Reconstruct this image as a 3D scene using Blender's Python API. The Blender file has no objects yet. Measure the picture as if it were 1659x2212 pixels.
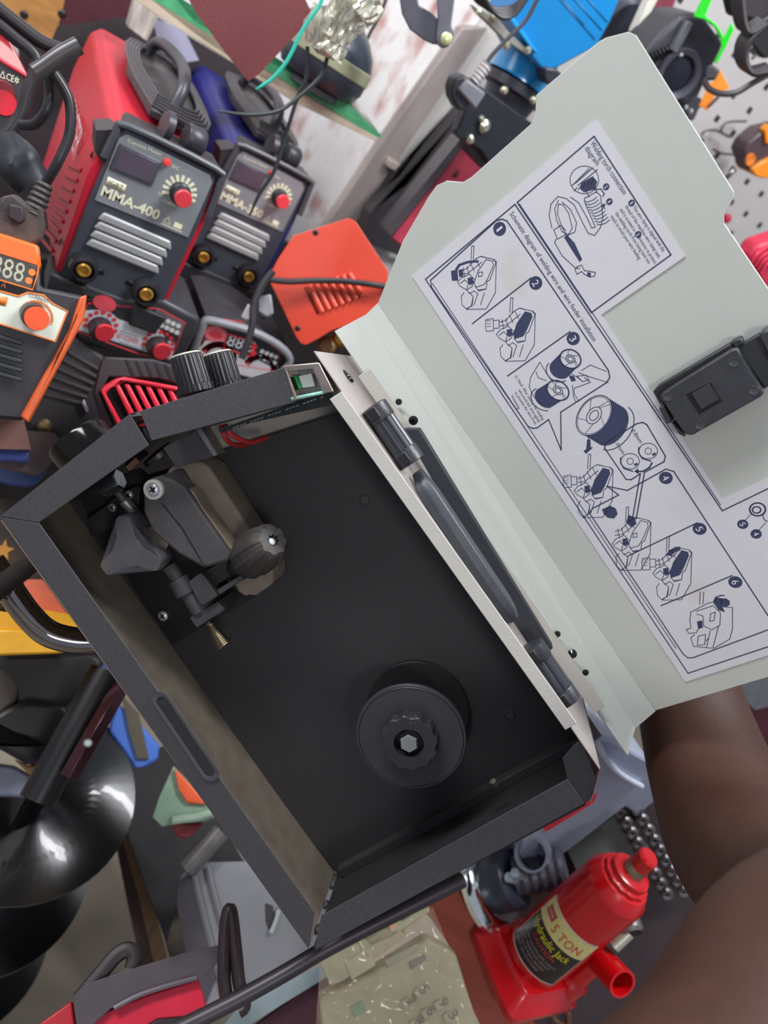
import bpy, bmesh, math, random
from mathutils import Vector, Matrix, noise
random.seed(7)
S = bpy.context.scene
COL = S.collection
PI = math.pi

# ---------------------------------------------------------------- camera
F_PX, CX, CY = 1660.0, 829.5, 1106.0          # focal length and centre for the 1659x2212 frame
UP = Vector((.5046, -.752, -.4256)).normalized()     # the room's up, seen from the camera (x right, y down, z ahead)
DEP = Vector((-.35, -.6, .72)); DEP = (DEP - UP * DEP.dot(UP)).normalized()
RIGHT = DEP.cross(UP).normalized()
if RIGHT.x < 0: RIGHT = -RIGHT
EYE = Vector((0, 0, 1.40))
def wdir(v):
    v = Vector(v); return Vector((v.dot(RIGHT), v.dot(DEP), v.dot(UP)))
cam_d = bpy.data.cameras.new('camera'); cam = bpy.data.objects.new('camera', cam_d); COL.objects.link(cam)
cm = Matrix((wdir((1, 0, 0)), wdir((0, -1, 0)), wdir((0, 0, -1)))).transposed().to_4x4()
cm.translation = EYE
cam.matrix_world = cm
cam_d.sensor_fit = 'VERTICAL'; cam_d.sensor_height = 36; cam_d.sensor_width = 27
cam_d.lens = F_PX / 2212 * 36
cam_d.clip_start = .02
cam_d.dof.use_dof = True; cam_d.dof.focus_distance = .64; cam_d.dof.aperture_fstop = 5.0
S.camera = cam

# ---------------------------------------------------------------- light
S.view_settings.view_transform = 'Standard'; S.view_settings.look = 'None'
S.view_settings.exposure = 0.0; S.view_settings.gamma = 1.0; S.view_settings.use_curve_mapping = False
wd = bpy.data.worlds.new('shop'); S.world = wd; wd.use_nodes = True
wd.node_tree.nodes['Background'].inputs[0].default_value = (.75, .8, 1, 1)
wd.node_tree.nodes['Background'].inputs[1].default_value = .42
def cpt(x, y, z): return EYE + wdir((x, y, z))       # a point given from the camera
def area(name, pos, target, size, power, col, sy=None):
    l = bpy.data.lights.new(name, 'AREA'); l.energy = power; l.size = size; l.color = col
    if sy: l.shape = 'RECTANGLE'; l.size_y = sy
    o = bpy.data.objects.new(name, l); COL.objects.link(o); o.location = pos
    o.rotation_euler = (target - pos).to_track_quat('-Z', 'Y').to_euler(); return o
area('ceiling_light', cpt(1.25, -1.0, .10), cpt(.1, .0, .8), .30, 44, (.95, .97, 1), .9)
area('ceiling_light', cpt(-.45, -1.35, -.25), cpt(-.1, .1, .8), .30, 30, (.95, .96, 1), .9)
area('ceiling_light', cpt(.42, .34, -1.0), cpt(.05, .1, .7), .25, 6, (1, .96, .92), .25)

# ---------------------------------------------------------------- frames
class Fr:
    """A local frame in the room; at() turns a point of the photo into a local point on one of its planes."""
    def __init__(s, o, x, y, z):
        s.o = EYE + wdir(o); s.x, s.y, s.z = wdir(x).normalized(), wdir(y).normalized(), wdir(z).normalized()
        s.M = Matrix((s.x, s.y, s.z)).transposed().to_4x4(); s.M.translation = s.o; s.I = s.M.inverted()
    def at(s, px, py, w=0.0, ax=2):
        e = s.I @ EYE; d = s.I.to_3x3() @ wdir(((px - CX) / F_PX, (py - CY) / F_PX, 1))
        return e + d * ((w - e[ax]) / d[ax])
    def ps(s, pts, w=0.0, ax=2): return [s.at(p[0], p[1], p[2] if len(p) > 2 else w, ax) for p in pts]
def ray(px, py, d): return Vector(((px - CX) / F_PX * d, (py - CY) / F_PX * d, d))
def GF(px, py, d): return Fr(ray(px, py, d), RIGHT, UP, -DEP)           # upright thing squared up with the shelf
def YF(px, py, d, yaw):                                                 # upright thing turned by yaw
    a = math.radians(yaw); x = RIGHT * math.cos(a) + DEP * math.sin(a); return Fr(ray(px, py, d), x, UP, x.cross(UP) if x.cross(UP).z < 0 else UP.cross(x))
def VF(px, py, d, ang, tx=0, ty=0):                                     # loose thing facing the viewer, rolled and tilted
    z = -ray(px, py, 1).normalized(); a = math.radians(ang)
    x = Vector((math.cos(a), math.sin(a), 0)); x = (x - z * x.dot(z)).normalized(); y = z.cross(x)
    if y.dot(Vector((math.sin(a), -math.cos(a), 0))) < 0: y = -y
    if tx: q = Matrix.Rotation(math.radians(tx), 3, x); y, z = q @ y, q @ z
    if ty: q = Matrix.Rotation(math.radians(ty), 3, y); x, z = q @ x, q @ z
    return Fr(ray(px, py, d), x, y, z)

# ---------------------------------------------------------------- materials
def lin(h):
    h = h.lstrip('#'); c = [int(h[i:i+2], 16) / 255 for i in (0, 2, 4)]
    return [x / 12.92 if x <= .04045 else ((x + .055) / 1.055) ** 2.4 for x in c]
MC = {}
def mat(h, rough=.5, metal=0.0, n=.08, sc=60, bump=0.0, bsc=400, spec=.5, dust=None, da=.5, emit=0, coat=0, trans=0, alpha=1, stretch=None):
    k = (h, rough, metal, n, sc, bump, bsc, spec, dust, da, emit, coat, trans, alpha, stretch)
    if k in MC: return MC[k]
    m = bpy.data.materials.new('m_' + h.strip('#')); m.use_nodes = True; t = m.node_tree; b = t.nodes['Principled BSDF']
    c = lin(h); tc = t.nodes.new('ShaderNodeTexCoord'); src = tc.outputs['Object']
    if stretch:
        mp = t.nodes.new('ShaderNodeMapping'); mp.inputs['Scale'].default_value = stretch; t.links.new(src, mp.inputs[0]); src = mp.outputs[0]
    nz = t.nodes.new('ShaderNodeTexNoise'); nz.inputs['Scale'].default_value = sc; nz.inputs['Detail'].default_value = 4; t.links.new(src, nz.inputs['Vector'])
    rp = t.nodes.new('ShaderNodeValToRGB'); t.links.new(nz.outputs[0], rp.inputs[0])
    rp.color_ramp.elements[0].position = .3; rp.color_ramp.elements[1].position = .7
    rp.color_ramp.elements[0].color = [min(1, x * (1 - n)) for x in c] + [1]; rp.color_ramp.elements[1].color = [min(1, x * (1 + n)) for x in c] + [1]
    out = rp.outputs[0]
    if dust:
        n2 = t.nodes.new('ShaderNodeTexNoise'); n2.inputs['Scale'].default_value = sc * .25; n2.inputs['Detail'].default_value = 6; t.links.new(src, n2.inputs['Vector'])
        r2 = t.nodes.new('ShaderNodeMapRange'); r2.inputs[1].default_value = .62 - da * .4; r2.inputs[2].default_value = .75; t.links.new(n2.outputs[0], r2.inputs[0])
        mx = t.nodes.new('ShaderNodeMix'); mx.data_type = 'RGBA'; mx.inputs[7].default_value = lin(dust) + [1]
        t.links.new(r2.outputs[0], mx.inputs[0]); t.links.new(out, mx.inputs[6]); out = mx.outputs[2]
    t.links.new(out, b.inputs['Base Color'])
    b.inputs['Roughness'].default_value = rough; b.inputs['Metallic'].default_value = metal; b.inputs['Specular IOR Level'].default_value = spec
    b.inputs['Coat Weight'].default_value = coat; b.inputs['Transmission Weight'].default_value = trans; b.inputs['Alpha'].default_value = alpha
    if emit: t.links.new(out, b.inputs['Emission Color']); b.inputs['Emission Strength'].default_value = emit
    if bump:
        n3 = t.nodes.new('ShaderNodeTexNoise'); n3.inputs['Scale'].default_value = bsc; t.links.new(src, n3.inputs['Vector'])
        bp = t.nodes.new('ShaderNodeBump'); bp.inputs['Strength'].default_value = bump; bp.inputs['Distance'].default_value = .0006
        t.links.new(n3.outputs[0], bp.inputs['Height']); t.links.new(bp.outputs[0], b.inputs['Normal'])
    MC[k] = m; return m

# ---------------------------------------------------------------- mesh builder
def ortho(a):
    a = a.normalized(); h = Vector((0, 0, 1)) if abs(a.z) < .9 else Vector((1, 0, 0)); x = h.cross(a).normalized(); return x, a.cross(x)
class B:
    def __init__(s): s.b = bmesh.new()
    def face(s, pts):
        return s.b.faces.new([s.b.verts.new(p) for p in pts])
    def prism(s, pts, z1, z0):                       # outline in x,y (z ignored), from z1 (towards the viewer) back to z0
        a = [s.b.verts.new((p[0], p[1], z1)) for p in pts]; c = [s.b.verts.new((p[0], p[1], z0)) for p in pts]
        s._side(a, c); s._cap(a); s._cap(c); return s
    def loft(s, rings, closed=True, caps=True):
        vs = [[s.b.verts.new(p) for p in r] for r in rings]
        for a, c in zip(vs, vs[1:]): s._side(a, c, closed)
        if caps: s._cap(vs[0]); s._cap(vs[-1])
        return s
    def _side(s, a, c, closed=True):
        n = len(a)
        for i in range(n if closed else n - 1):
            j = (i + 1) % n; s.b.faces.new((a[i], a[j], c[j], c[i]))
    def _cap(s, a):
        f = s.b.faces.new(a)
        if len(a) > 4: bmesh.ops.triangulate(s.b, faces=[f], ngon_method='EAR_CLIP')
    def ext(s, pts, vec):                            # any planar outline pushed along vec
        a = [s.b.verts.new(p) for p in pts]; v = Vector(vec); c = [s.b.verts.new(Vector(p) + v) for p in pts]
        s._side(a, c); s._cap(a); s._cap(c); return s
    def box(s, x0, x1, y0, y1, z0, z1): return s.prism([(x0, y0), (x1, y0), (x1, y1), (x0, y1)], z1, z0)
    def lathe(s, p, ax, prof, n=32, flute=0, fd=0, caps=True):   # prof: (radius, height along ax)
        ax = Vector(ax).normalized(); x, y = ortho(ax); p = Vector(p); rings = []
        for r, h in prof:
            rings.append([p + ax * h + (x * math.cos(i * 2 * PI / n) + y * math.sin(i * 2 * PI / n)) * (r - (fd if flute and (i * flute // n) % 2 and r > fd * 3 else 0)) for i in range(n)])
        return s.loft(rings, True, caps)
    def cyl(s, p, q, r, r2=None, n=24):
        p, q = Vector(p), Vector(q); return s.lathe(p, q - p, [(r, 0), (r if r2 is None else r2, (q - p).length)], n)
    def tube(s, pts, r, n=10, sub=6, flat=1.0):      # smooth tube along points
        P = [Vector(p) for p in pts]
        if sub > 1 and len(P) > 2:
            Q = []; R = []
            rr = r if isinstance(r, (list, tuple)) else [r] * len(P)
            for i in range(len(P) - 1):
                p0, p1, p2, p3 = P[max(0, i - 1)], P[i], P[i + 1], P[min(len(P) - 1, i + 2)]
                for k in range(sub):
                    t = k / sub
                    Q.append(.5 * ((2 * p1) + (p2 - p0) * t + (2 * p0 - 5 * p1 + 4 * p2 - p3) * t * t + (3 * p1 - p0 - 3 * p2 + p3) * t ** 3)); R.append(rr[i] * (1 - t) + rr[i + 1] * t)
            Q.append(P[-1]); R.append(rr[-1]); P = Q; r = R
        r = r if isinstance(r, (list, tuple)) else [r] * len(P)
        rings = []; x = None
        for i, p in enumerate(P):
            t = (P[min(i + 1, len(P) - 1)] - P[max(i - 1, 0)]).normalized()
            if x is None: x, _ = ortho(t)
            x = (x - t * x.dot(t)).normalized(); y = t.cross(x)
            rings.append([p + (x * math.cos(k * 2 * PI / n) + y * math.sin(k * 2 * PI / n) * flat) * r[i] for k in range(n)])
        return s.loft(rings)
    def ball(s, c, r, sc=(1, 1, 1), n=16):
        c = Vector(c); m = Matrix.Translation(c) @ Matrix.Diagonal((r * sc[0], r * sc[1], r * sc[2], 1)); bmesh.ops.create_uvsphere(s.b, u_segments=n, v_segments=n // 2 + 2, radius=1, matrix=m); return s
    def ribbon(s, pts, w, z=0.0, closed=False):      # flat ink line lying in x,y
        P = [Vector((p[0], p[1])) for p in pts]
        if closed: P = P + [P[0]]
        for a, c in zip(P, P[1:]):
            d = c - a
            if d.length < 1e-7: continue
            d.normalize(); q = Vector((-d.y, d.x)) * w / 2; a2 = a - d * w / 2.2; c2 = c + d * w / 2.2
            s.face([(a2 + q).to_3d() + Vector((0, 0, z)), (a2 - q).to_3d() + Vector((0, 0, z)), (c2 - q).to_3d() + Vector((0, 0, z)), (c2 + q).to_3d() + Vector((0, 0, z))])
        return s
    def fill(s, pts, z=0.0):
        vs = [s.b.verts.new((p[0], p[1], z)) for p in pts]; s._cap(vs); return s
def disc(c, r, n=24, sy=1, a0=0): return [(c[0] + r * math.cos(a0 + 2 * PI * i / n), c[1] + r * sy * math.sin(a0 + 2 * PI * i / n)) for i in range(n)]
def rrect(x0, x1, y0, y1, r, n=4):
    o = []
    for cx, cy, a in ((x1 - r, y0 + r, -PI/2), (x1 - r, y1 - r, 0), (x0 + r, y1 - r, PI/2), (x0 + r, y0 + r, PI)):
        for i in range(n + 1): o.append((cx + r * math.cos(a + PI/2 * i / n), cy + r * math.sin(a + PI/2 * i / n)))
    return o
def arc(c, r, a0, a1, n=14): return [(c[0] + r * math.cos(a0 + (a1 - a0) * i / n), c[1] + r * math.sin(a0 + (a1 - a0) * i / n)) for i in range(n + 1)]

def thing(name, label, cat, fr, group=None):
    o = bpy.data.objects.new(name, None); o.empty_display_size = .02; COL.objects.link(o)
    o.matrix_world = fr.M; o['label'] = label; o['category'] = cat
    if group: o['group'] = group
    return o
def part(name, b, m, parent=None, bev=0, label=None, fr=None, flat=False, seg=2, sharp=35):
    bm = b.b; bmesh.ops.recalc_face_normals(bm, faces=bm.faces)
    ca = math.cos(math.radians(sharp))
    for e in bm.edges:
        if len(e.link_faces) == 2 and e.link_faces[0].normal.dot(e.link_faces[1].normal) < ca: e.smooth = False
    me = bpy.data.meshes.new(name); bm.to_mesh(me); bm.free()
    for p in me.polygons: p.use_smooth = not flat
    me.materials.append(m); o = bpy.data.objects.new(name, me); COL.objects.link(o)
    if parent: o.parent = parent
    elif fr: o.matrix_world = fr.M
    if bev:
        md = o.modifiers.new('bevel', 'BEVEL'); md.width = bev; md.segments = seg; md.limit_method = 'ANGLE'; md.angle_limit = math.radians(30)
    if label: o['label'] = label
    return o
def single(name, b, m, fr, label, cat, bev=0, group=None, **k):
    o = part(name, b, m, None, bev, fr=fr, **k); o['label'] = label; o['category'] = cat
    if group: o['group'] = group
    return o
_tc = {}
def text_mesh(b, s, A, Bp, hgt, z=0.0, bold=0.0):
    """letters of s laid along A->B (local x,y), filling that length, capital height hgt"""
    if s not in _tc:
        cu = bpy.data.curves.new('t', 'FONT'); cu.body = s; cu.size = 1; cu.resolution_u = 2; cu.offset = bold
        o = bpy.data.objects.new('t', cu); COL.objects.link(o); dg = bpy.context.evaluated_depsgraph_get()
        me = bpy.data.meshes.new_from_object(o.evaluated_get(dg)); bpy.data.objects.remove(o); _tc[s] = me
    me = _tc[s]; xs = [v.co.x for v in me.vertices]
    if not xs: return b
    x0, x1 = min(xs), max(xs); A = Vector((A[0], A[1])); Bp = Vector((Bp[0], Bp[1])); d = Bp - A; L = d.length; d.normalize(); q = Vector((-d.y, d.x))
    vs = []
    for v in me.vertices:
        p = A + d * ((v.co.x - x0) / (x1 - x0) * L) + q * (v.co.y / .72 * hgt); vs.append(b.b.verts.new((p.x, p.y, z)))
    for p in me.polygons:
        try: b.b.faces.new([vs[i] for i in p.vertices])
        except ValueError: pass
    return b
def screw(fr_pt, ax, r, h, m, parent, name='screw'):
    b = B(); p = Vector(fr_pt); b.lathe(p, ax, [(r, 0), (r, h * .4), (r * .85, h * .75), (r * .5, h), (r * .35, h * .8)], 20)
    o = part(name, b, m, parent); x, y = ortho(Vector(ax)); k = B(); a = Vector(ax).normalized()
    for u, v in ((x, y), (y, x)):
        c = p + a * (h * .97); k.ext([c + u * r * .55 + v * r * .13, c - u * r * .55 + v * r * .13, c - u * r * .55 - v * r * .13, c + u * r * .55 - v * r * .13], a * h * .06)
    part('recess', k, M_VOID, o); return o

M_VOID = mat('#0a0a0b', .8, n=0)
M_POW = mat('#444244', .55, n=.12, sc=300, bump=.5, bsc=1500, spec=.4)
M_POWIN = mat('#343233', .55, n=.14, sc=500, bump=.6, bsc=1200, spec=.45)
M_DUST = mat('#7c7264', .8, n=.14, sc=60, dust='#565048', da=.1, bump=.4, bsc=1500, spec=.2)
M_WHITE = mat('#c6cac0', .38, n=.015, sc=20, bump=.12, bsc=700, spec=.45)
M_BEIGE = mat('#b5b1a6', .4, n=.02, sc=20, bump=.12, bsc=700)
M_PLAS = mat('#2a2a2e', .45, n=.1, sc=120, bump=.2, bsc=1200)
M_PLASD = mat('#3b393a', .6, n=.12, sc=90, bump=.3, bsc=1500, dust='#645643', da=.22)
M_ZINC = mat('#d6dade', .34, .65, n=.12, sc=500)
M_STEEL = mat('#8a8680', .3, 1, n=.15, sc=300)
M_CHROME = mat('#d5d5d8', .1, 1, n=.03)
M_GOLD = mat('#c79a45', .25, 1, n=.1)
M_BLK = mat('#151517', .4, n=.1)
M_BLKG = mat('#0c0c0e', .12, n=.1, coat=.5)

# ================================================================ the open wire welder
WF = Fr(ray(640, 1400, .62), (.565, .823, .055), (.81, -.542, -.223), (-.154, .171, -.973))
welder = thing('wire_welder', 'open grey and black wire feed welder with its side lid swung up', 'welding machine', WF)
a = WF.at
HC = -.100
u0 = (a(0, 1118)[0]); u1 = a(672, 2052)[0]; vb = (a(0, 1118)[1] + a(672, 2052)[1]) / 2
vt = (a(680, 757)[1] + a(1297, 1662)[1]) / 2; utf = a(680, 757)[0]; utr = a(1297, 1662)[0]
ur = a(1262, 1735)[0]
def P2(l, w=0): return [(p[0], p[1]) for p in WF.ps(l, w)]
# back panel of the chamber
b = B(); b.prism(P2([(120, 1090), (738, 1900), (1300, 1590), (800, 870), (735, 893), (722, 897), (468, 978), (446, 1000), (300, 1050)], HC), HC, HC - .0015)
panel = part('back_panel', b, M_POWIN, welder, flat=True)
for c in ((788, 1080), (1101, 1544)):
    p = a(c[0], c[1], HC); k = B(); hx = disc(p, .0052, 6, 1, .5); k.ribbon(hx, .0007, HC + .0004, True); b2 = B(); 
    r = [(q[0], q[1], HC + .0004) for q in hx]; b2.loft([[Vector(q) for q in r], [Vector((p[0] + (q[0] - p[0]) * .9, p[1] + (q[1] - p[1]) * .9, HC + .0012)) for q in r]], caps=False)
    b2.fill([(p[0] + (q[0] - p[0]) * .86, p[1] + (q[1] - p[1]) * .86) for q in r], HC + .0003)
    part('hex_mark', b2, M_POW, panel)
# bottom wall, dusty inside
b = B(); b.box(u0 + .002, u1 - .0030, vb - .0012, vb, HC - .1, -.0004)
part('bottom_wall', b, M_DUST, welder, flat=True)
bi = P2([(85, 1130), (690, 1975)])
b = B(); b.prism(P2([(1, 1117), (666, 2050), (680, 1972), (84, 1130)]), 0, -.0012)
fl = part('bottom_flange', b, M_POW, welder, bev=.0004, flat=True)
# long recessed slot in the bottom flange
def slot(px, w0, dep, wid):
    q0, q1 = a(*px[0]), a(*px[1]); d = Vector((q1 - q0).xy).normalized(); n = Vector((-d.y, d.x)); o = []
    for c, s0 in ((q0, PI/2), (q1, -PI/2)):
        for i in range(9):
            t = s0 + PI * i / 8; o.append((c[0] + wid * (d.x * math.cos(t) + n.x * math.sin(t)), c[1] + wid * (d.y * math.cos(t) + n.y * math.sin(t))))
    return o
s0 = slot([(349, 1512), (455, 1668)], 0, 0, .0078); s1 = slot([(352, 1516), (452, 1664)], 0, 0, .0052)
b = B(); b.loft([[Vector((p[0], p[1], .0002)) for p in s0], [Vector((p[0], p[1], .0016)) for p in s0], [Vector((p[0], p[1], .0014)) for p in s1], [Vector((p[0], p[1], .0003)) for p in s1]], caps=False)
sl = part('slot_rim', b, mat('#4a4a4e', .25, n=.1), fl, bev=0)
b = B(); b.prism(s1, .0005, .0001); part('slot_bed', b, M_PLAS, sl, flat=True)
# front walls: lower upright part, upper sloping part
pf1 = a(283, 897); pf2 = a(306, 888); pf3 = a(700, 775); pf3 = pf2.lerp(pf3, min(1, (vt - .003 - pf2[1]) / (pf3[1] - pf2[1])))
b = B(); b.ext([Vector((u0, vb, 0)), Vector((pf1[0], pf1[1], 0)), Vector((pf1[0], pf1[1], HC - .1)), Vector((u0, vb, HC - .1))], Vector((.0012, 0, 0)))
part('front_wall', b, M_POW, welder, flat=True)
b = B(); b.ext([Vector((pf2[0], pf2[1], 0)), Vector((pf3[0], pf3[1], 0)), Vector((pf3[0], pf3[1], HC - .1)), Vector((pf2[0], pf2[1], HC - .1))], Vector((.0012, 0, 0)))
part('control_panel', b, mat('#2c2425', .35, n=.1), welder, flat=True)
b = B(); b.prism(P2([(1, 1115), (84, 1129), (322, 962), (280, 894)]), .0001, -.0011); part('front_flange', b, M_POW, welder, bev=.0004, flat=True)
b = B(); b.prism(P2([(302, 888), (612, 794), (640, 868), (328, 952)]), .0001, -.0011); part('panel_flange', b, M_POW, welder, bev=.0004, flat=True)
# rear wall, folded twice, and its flange
b = B(); b.box(u1 - .0012, u1 + .0002, vb + .0035, vt - .026, HC - .1, -.0005); rw = part('rear_wall', b, mat('#252425', .6, n=.1, sc=300, bump=.4, bsc=1500), welder, flat=True)  # darker than the other walls: chamber shade put into its colour
b = B(); b.box(u1 - .010, u1 - .0012, vb + .012, vt - .012, HC, HC + .012); part('fold', b, M_POWIN, rw, bev=.0006)
b = B(); b.prism(P2([(680, 2053), (1262, 1736), (1226, 1683), (694, 1978)]), .0002, -.001); part('rear_flange', b, M_POW, welder, bev=.0004, flat=True)
b = B(); b.prism(P2([(1226, 1683), (1262, 1736), (1270, 1733), (1288, 1700), (1287, 1680), (1255, 1600), (1240, 1612), (1215, 1640)]), -.0008, -.003); part('corner_plate', b, M_POWIN, welder, bev=.0004, flat=True)
k = 0
for w0, w1 in ((-.018, -.026), (-.052, -.058), (-.080, -.1)):
    b = B(); b.box(u1 - .004, u1 + .0002, vb - .001, vb + .0045, w1, w0); part('corner_tab', b, M_POW, welder)
# rest of the case behind the chamber
b = B(); b.box(u0 + .045, u1 - .001, vb, vt - .002, HC - .1, HC - .099); part('far_side', b, M_BEIGE, welder, flat=True)
# grey liner seen through the cut-out
b = B(); b.prism(P2([(440, 925), (735, 845), (775, 900), (740, 910), (560, 965), (470, 1000), (440, 980)], HC - .012), HC - .012, HC - .014)
part('inner_liner', b, mat('#a9a49c', .5, 0, n=.06, sc=40), welder, flat=True)
# white top cover: top face and its turned-down lip
b = B(); b.ext([Vector((utf, vt, 0)), Vector((utr, vt, 0)), Vector((utr - .004, vt, -.19)), Vector((utf, vt, -.19))], Vector((0, -.0012, 0)))
top = part('top_cover', b, mat('#b3a9a4', .22, .35, n=.05, sc=12, bump=.15, bsc=300), welder, flat=True, bev=.0004)  # pinkish grey puts the red reflected by the white paint into the colour
b = B(); b.prism(P2([(711, 862), (1221, 1578), (1262, 1563), (1255, 1600), (745, 848)]), .0004, -.0008)
lipp = P2([(711, 862), (1221, 1578), (1256, 1566)]); 
b = B(); q = P2([(712, 862), (1221, 1577), (1246, 1562), (738, 845)]); b.prism(q, .0004, -.0008)
part('cover_lip', b, mat('#c0bdb4', .35, n=.03, sc=30, bump=.2, bsc=500), top, bev=.0005, flat=True)
b = B(); ps = P2([(745, 797, -.05), (770, 840, -.05)], 0)
h1 = WF.at(752, 812, vt + .0004, 1); b.lathe(h1, (0, 1, 0), [(.0065, 0), (.006, .0002)], 20); part('cover_hole', b, M_VOID, top)
b = B(); b.lathe(h1 + Vector((.002, 0, -.002)), (0, 1, 0), [(.0045, 0), (.0042, .0015), (.002, .002)], 16); part('hole_plug', b, M_BLKG, top)
# side of top cover at the rear end
b = B(); b.ext([Vector((utr, vt, 0)), Vector((utr, vt, -.15)), Vector((u1 + .001, vt - .02, -.12)), Vector((u1 + .001, vt - .022, 0))], Vector((-.001, 0, 0)))
part('cover_end', b, mat('#8a6a66', .3, .3, n=.05), top, flat=True)  # the cover's pink reflection is put into this colour too
# ---- handle on top and the two hinges
def hinge(pA, pB, w, v):
    A, Bq = WF.at(pA[0], pA[1], w), WF.at(pB[0], pB[1], w); y = (A[1] + Bq[1]) / 2; A = Vector((A[0], y, w)); Bq = Vector((Bq[0], y, w)); d = Bq - A; L = d.length
    R = .0112
    b = B(); b.lathe(A, d, [(R * .8, 0), (R, .001), (R, L * .24), (R * .97, L * .25)], 28); b.lathe(A + d * .77, d, [(R * .97, 0), (R, .001), (R, L * .22), (R * .85, L * .23)], 28)
    h = part('hinge', b, mat('#26282d', .38, n=.15, sc=300, bump=.4, bsc=900), welder)
    c = B(); c.lathe(A + d * .25, d, [(R * .92, 0), (R * .92, L * .52)], 48, flute=16, fd=.0009); part('knuckle', c, mat('#2b2d33', .3, n=.1), h)
    c = B(); c.box(A[0] + .002, A[0] + L - .002, vt, y, w - .008, w + .004); part('hinge_leaf', c, M_PLAS, h)
    for t in (.02, .79):
        c = B(); x = A[0] + L * t; c.box(x, x + L * .18, y - R * .55, y + R * .2, w + R * .75, w + R * 1.05); part('clip', c, M_BLK, h, bev=.0008)
    return h
hinge((812, 872), (884, 1005), -.020, 0)
hinge((1148, 1392), (1224, 1518), -.020, 0)
hb = B(); HP = [WF.at(898, 1020, -.03), WF.at(930, 1075, -.022), WF.at(1060, 1270, -.022), WF.at(1110, 1340, -.03)]
pr = [(-.009, -.004), (-.009, .005), (-.004, .009), (.008, .008), (.0115, .002), (.011, -.006)]
rings = []
for i, t in enumerate((0, .03, .08, .16, .5, .86, .93, .97, 1)):
    p = HP[0].lerp(HP[3], t); e = min(t, 1 - t); sc_ = min(1, .55 + e * 4.5); off = -.008 * max(0, 1 - e / .1)
    rings.append([Vector((p[0], p[1] + dy * sc_, -.024 + dz * sc_ + off)) for dz, dy in pr])
hb.loft(rings); part('handle', hb, mat('#35383d', .42, n=.1, sc=150, bump=.25, bsc=900), welder, bev=.0012)
b = B(); q = [WF.at(x, y, -.05) for x, y in ((870, 925), (905, 925), (1195, 1400), (1165, 1425), (1090, 1310))]; b.prism(q, -.05, -.062)
part('handle_strip', b, mat('#23262c', .6, n=.05), welder, bev=.001)  # dark strip between the handle and the lid
# ---- display bracket, lamps and circuit board at the front
b = B(); Q = P2([(612, 790), (690, 783), (722, 846), (700, 850), (676, 796), (622, 802), (644, 862), (638, 866)])
b.prism(Q, .0016, -.016); br = part('display_bracket', b, mat('#b9aa9c', .3, 1, n=.2, sc=120), welder, bev=.0006)
b = B(); b.prism(P2([(618, 800), (676, 795), (700, 848), (644, 863)], -.012), -.012, -.0135); part('backplate', b, M_STEEL, br, flat=True)
b = B(); b.prism(P2([(632, 812), (640, 808), (652, 838), (645, 842)], -.004), -.004, -.010); part('indicator', b, mat('#1f8a4a', .25, n=.05), br, bev=.001, label='green indicator lamp')
b = B(); b.prism(P2([(644, 812), (672, 806), (680, 834), (653, 838)], -.006), -.006, -.011); part('white_block', b, mat('#d8dcd6', .4, n=.02), br, bev=.0006)
b = B(); b.prism(P2([(470, 928), (640, 868), (716, 846), (722, 872), (706, 877), (540, 914), (480, 935)], -.014), -.014, -.0156); pcb = part('circuit_board', b, mat('#0d1a16', .3, n=.1), welder, flat=True)
b = B(); b.prism(P2([(628, 858), (706, 842), (710, 848), (630, 866)], .0005), .0005, -.004); part('board_edge', b, mat('#8fc2ad', .35, n=.1, sc=200), pcb)
b = B()
for i in range(26):
    t = i / 25; x, y = 508 + t * 190, 922 - t * 66
    if i % 5 == 4: continue
    p = WF.at(x, y, -.012); b.cyl(p, p + Vector((.0, -.0018, .0015)), .0004, n=6)
part('solder_pins', b, M_ZINC, pcb)
b = B(); b.tube([WF.at(478, 918, -.03), WF.at(484, 940, -.03), WF.at(500, 958, -.04), WF.at(530, 962, -.06)], .0022); part('red_wire', b, mat('#a52a2a', .4), welder, label='red insulated wire')
b = B(); b.tube([WF.at(486, 918, -.03), WF.at(502, 940, -.035), WF.at(540, 955, -.05), WF.at(575, 945, -.07)], .0022); part('red_wire', b, mat('#b03030', .4), welder, label='red insulated wire')
# inner bracket beside the board
b = B(); b.prism(P2([(352, 968), (424, 930), (438, 945), (462, 984), (446, 992), (380, 1010)], -.045), -.045, -.047); part('inner_bracket', b, M_POW, welder, bev=.0005)
b = B(); b.prism(P2([(424, 928), (434, 924), (470, 982), (461, 986)], -.04), -.04, -.06); part('bracket_edge', b, M_STEEL, welder, flat=True)
b = B(); b.prism(P2([(280, 893), (303, 888), (330, 952), (322, 962)], -.03), -.03, -.032); part('vent_strip', b, mat('#241e20', .5), welder)
for y in (903, 916):
    b = B(); b.prism(P2([(296, y), (312, y - 2), (314, y + 3), (300, y + 6)], -.027), -.027, -.029); part('vent_gap', b, mat('#c82838', .5), welder)
# knobs on the sloping control panel
nrm = Vector((pf2[1] - pf3[1], pf3[0] - pf2[0], 0)).normalized(); nrm = Vector((-abs(nrm.x), nrm.y if nrm.x < 0 else -nrm.y, 0))
for bx, by, w, r, h in ((425, 848, -.035, .0138, .031), (492, 842, -.062, .0138, .031)):
    p = WF.at(bx, by, w); b = B(); b.lathe(p, nrm, [(r * 1.12, 0), (r * 1.12, h * .18), (r, h * .2), (r * .97, h * .93), (r * .9, h)], 96, flute=48, fd=.0006)
    kb = part('knob', b, M_BLK, welder); b = B(); b.lathe(p + nrm * h, nrm, [(r * .9, 0), (r * .86, .0012)], 40); part('knob_cap', b, mat('#b5b0a0', .5, n=.05), kb, label='cream knob cap')
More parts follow.
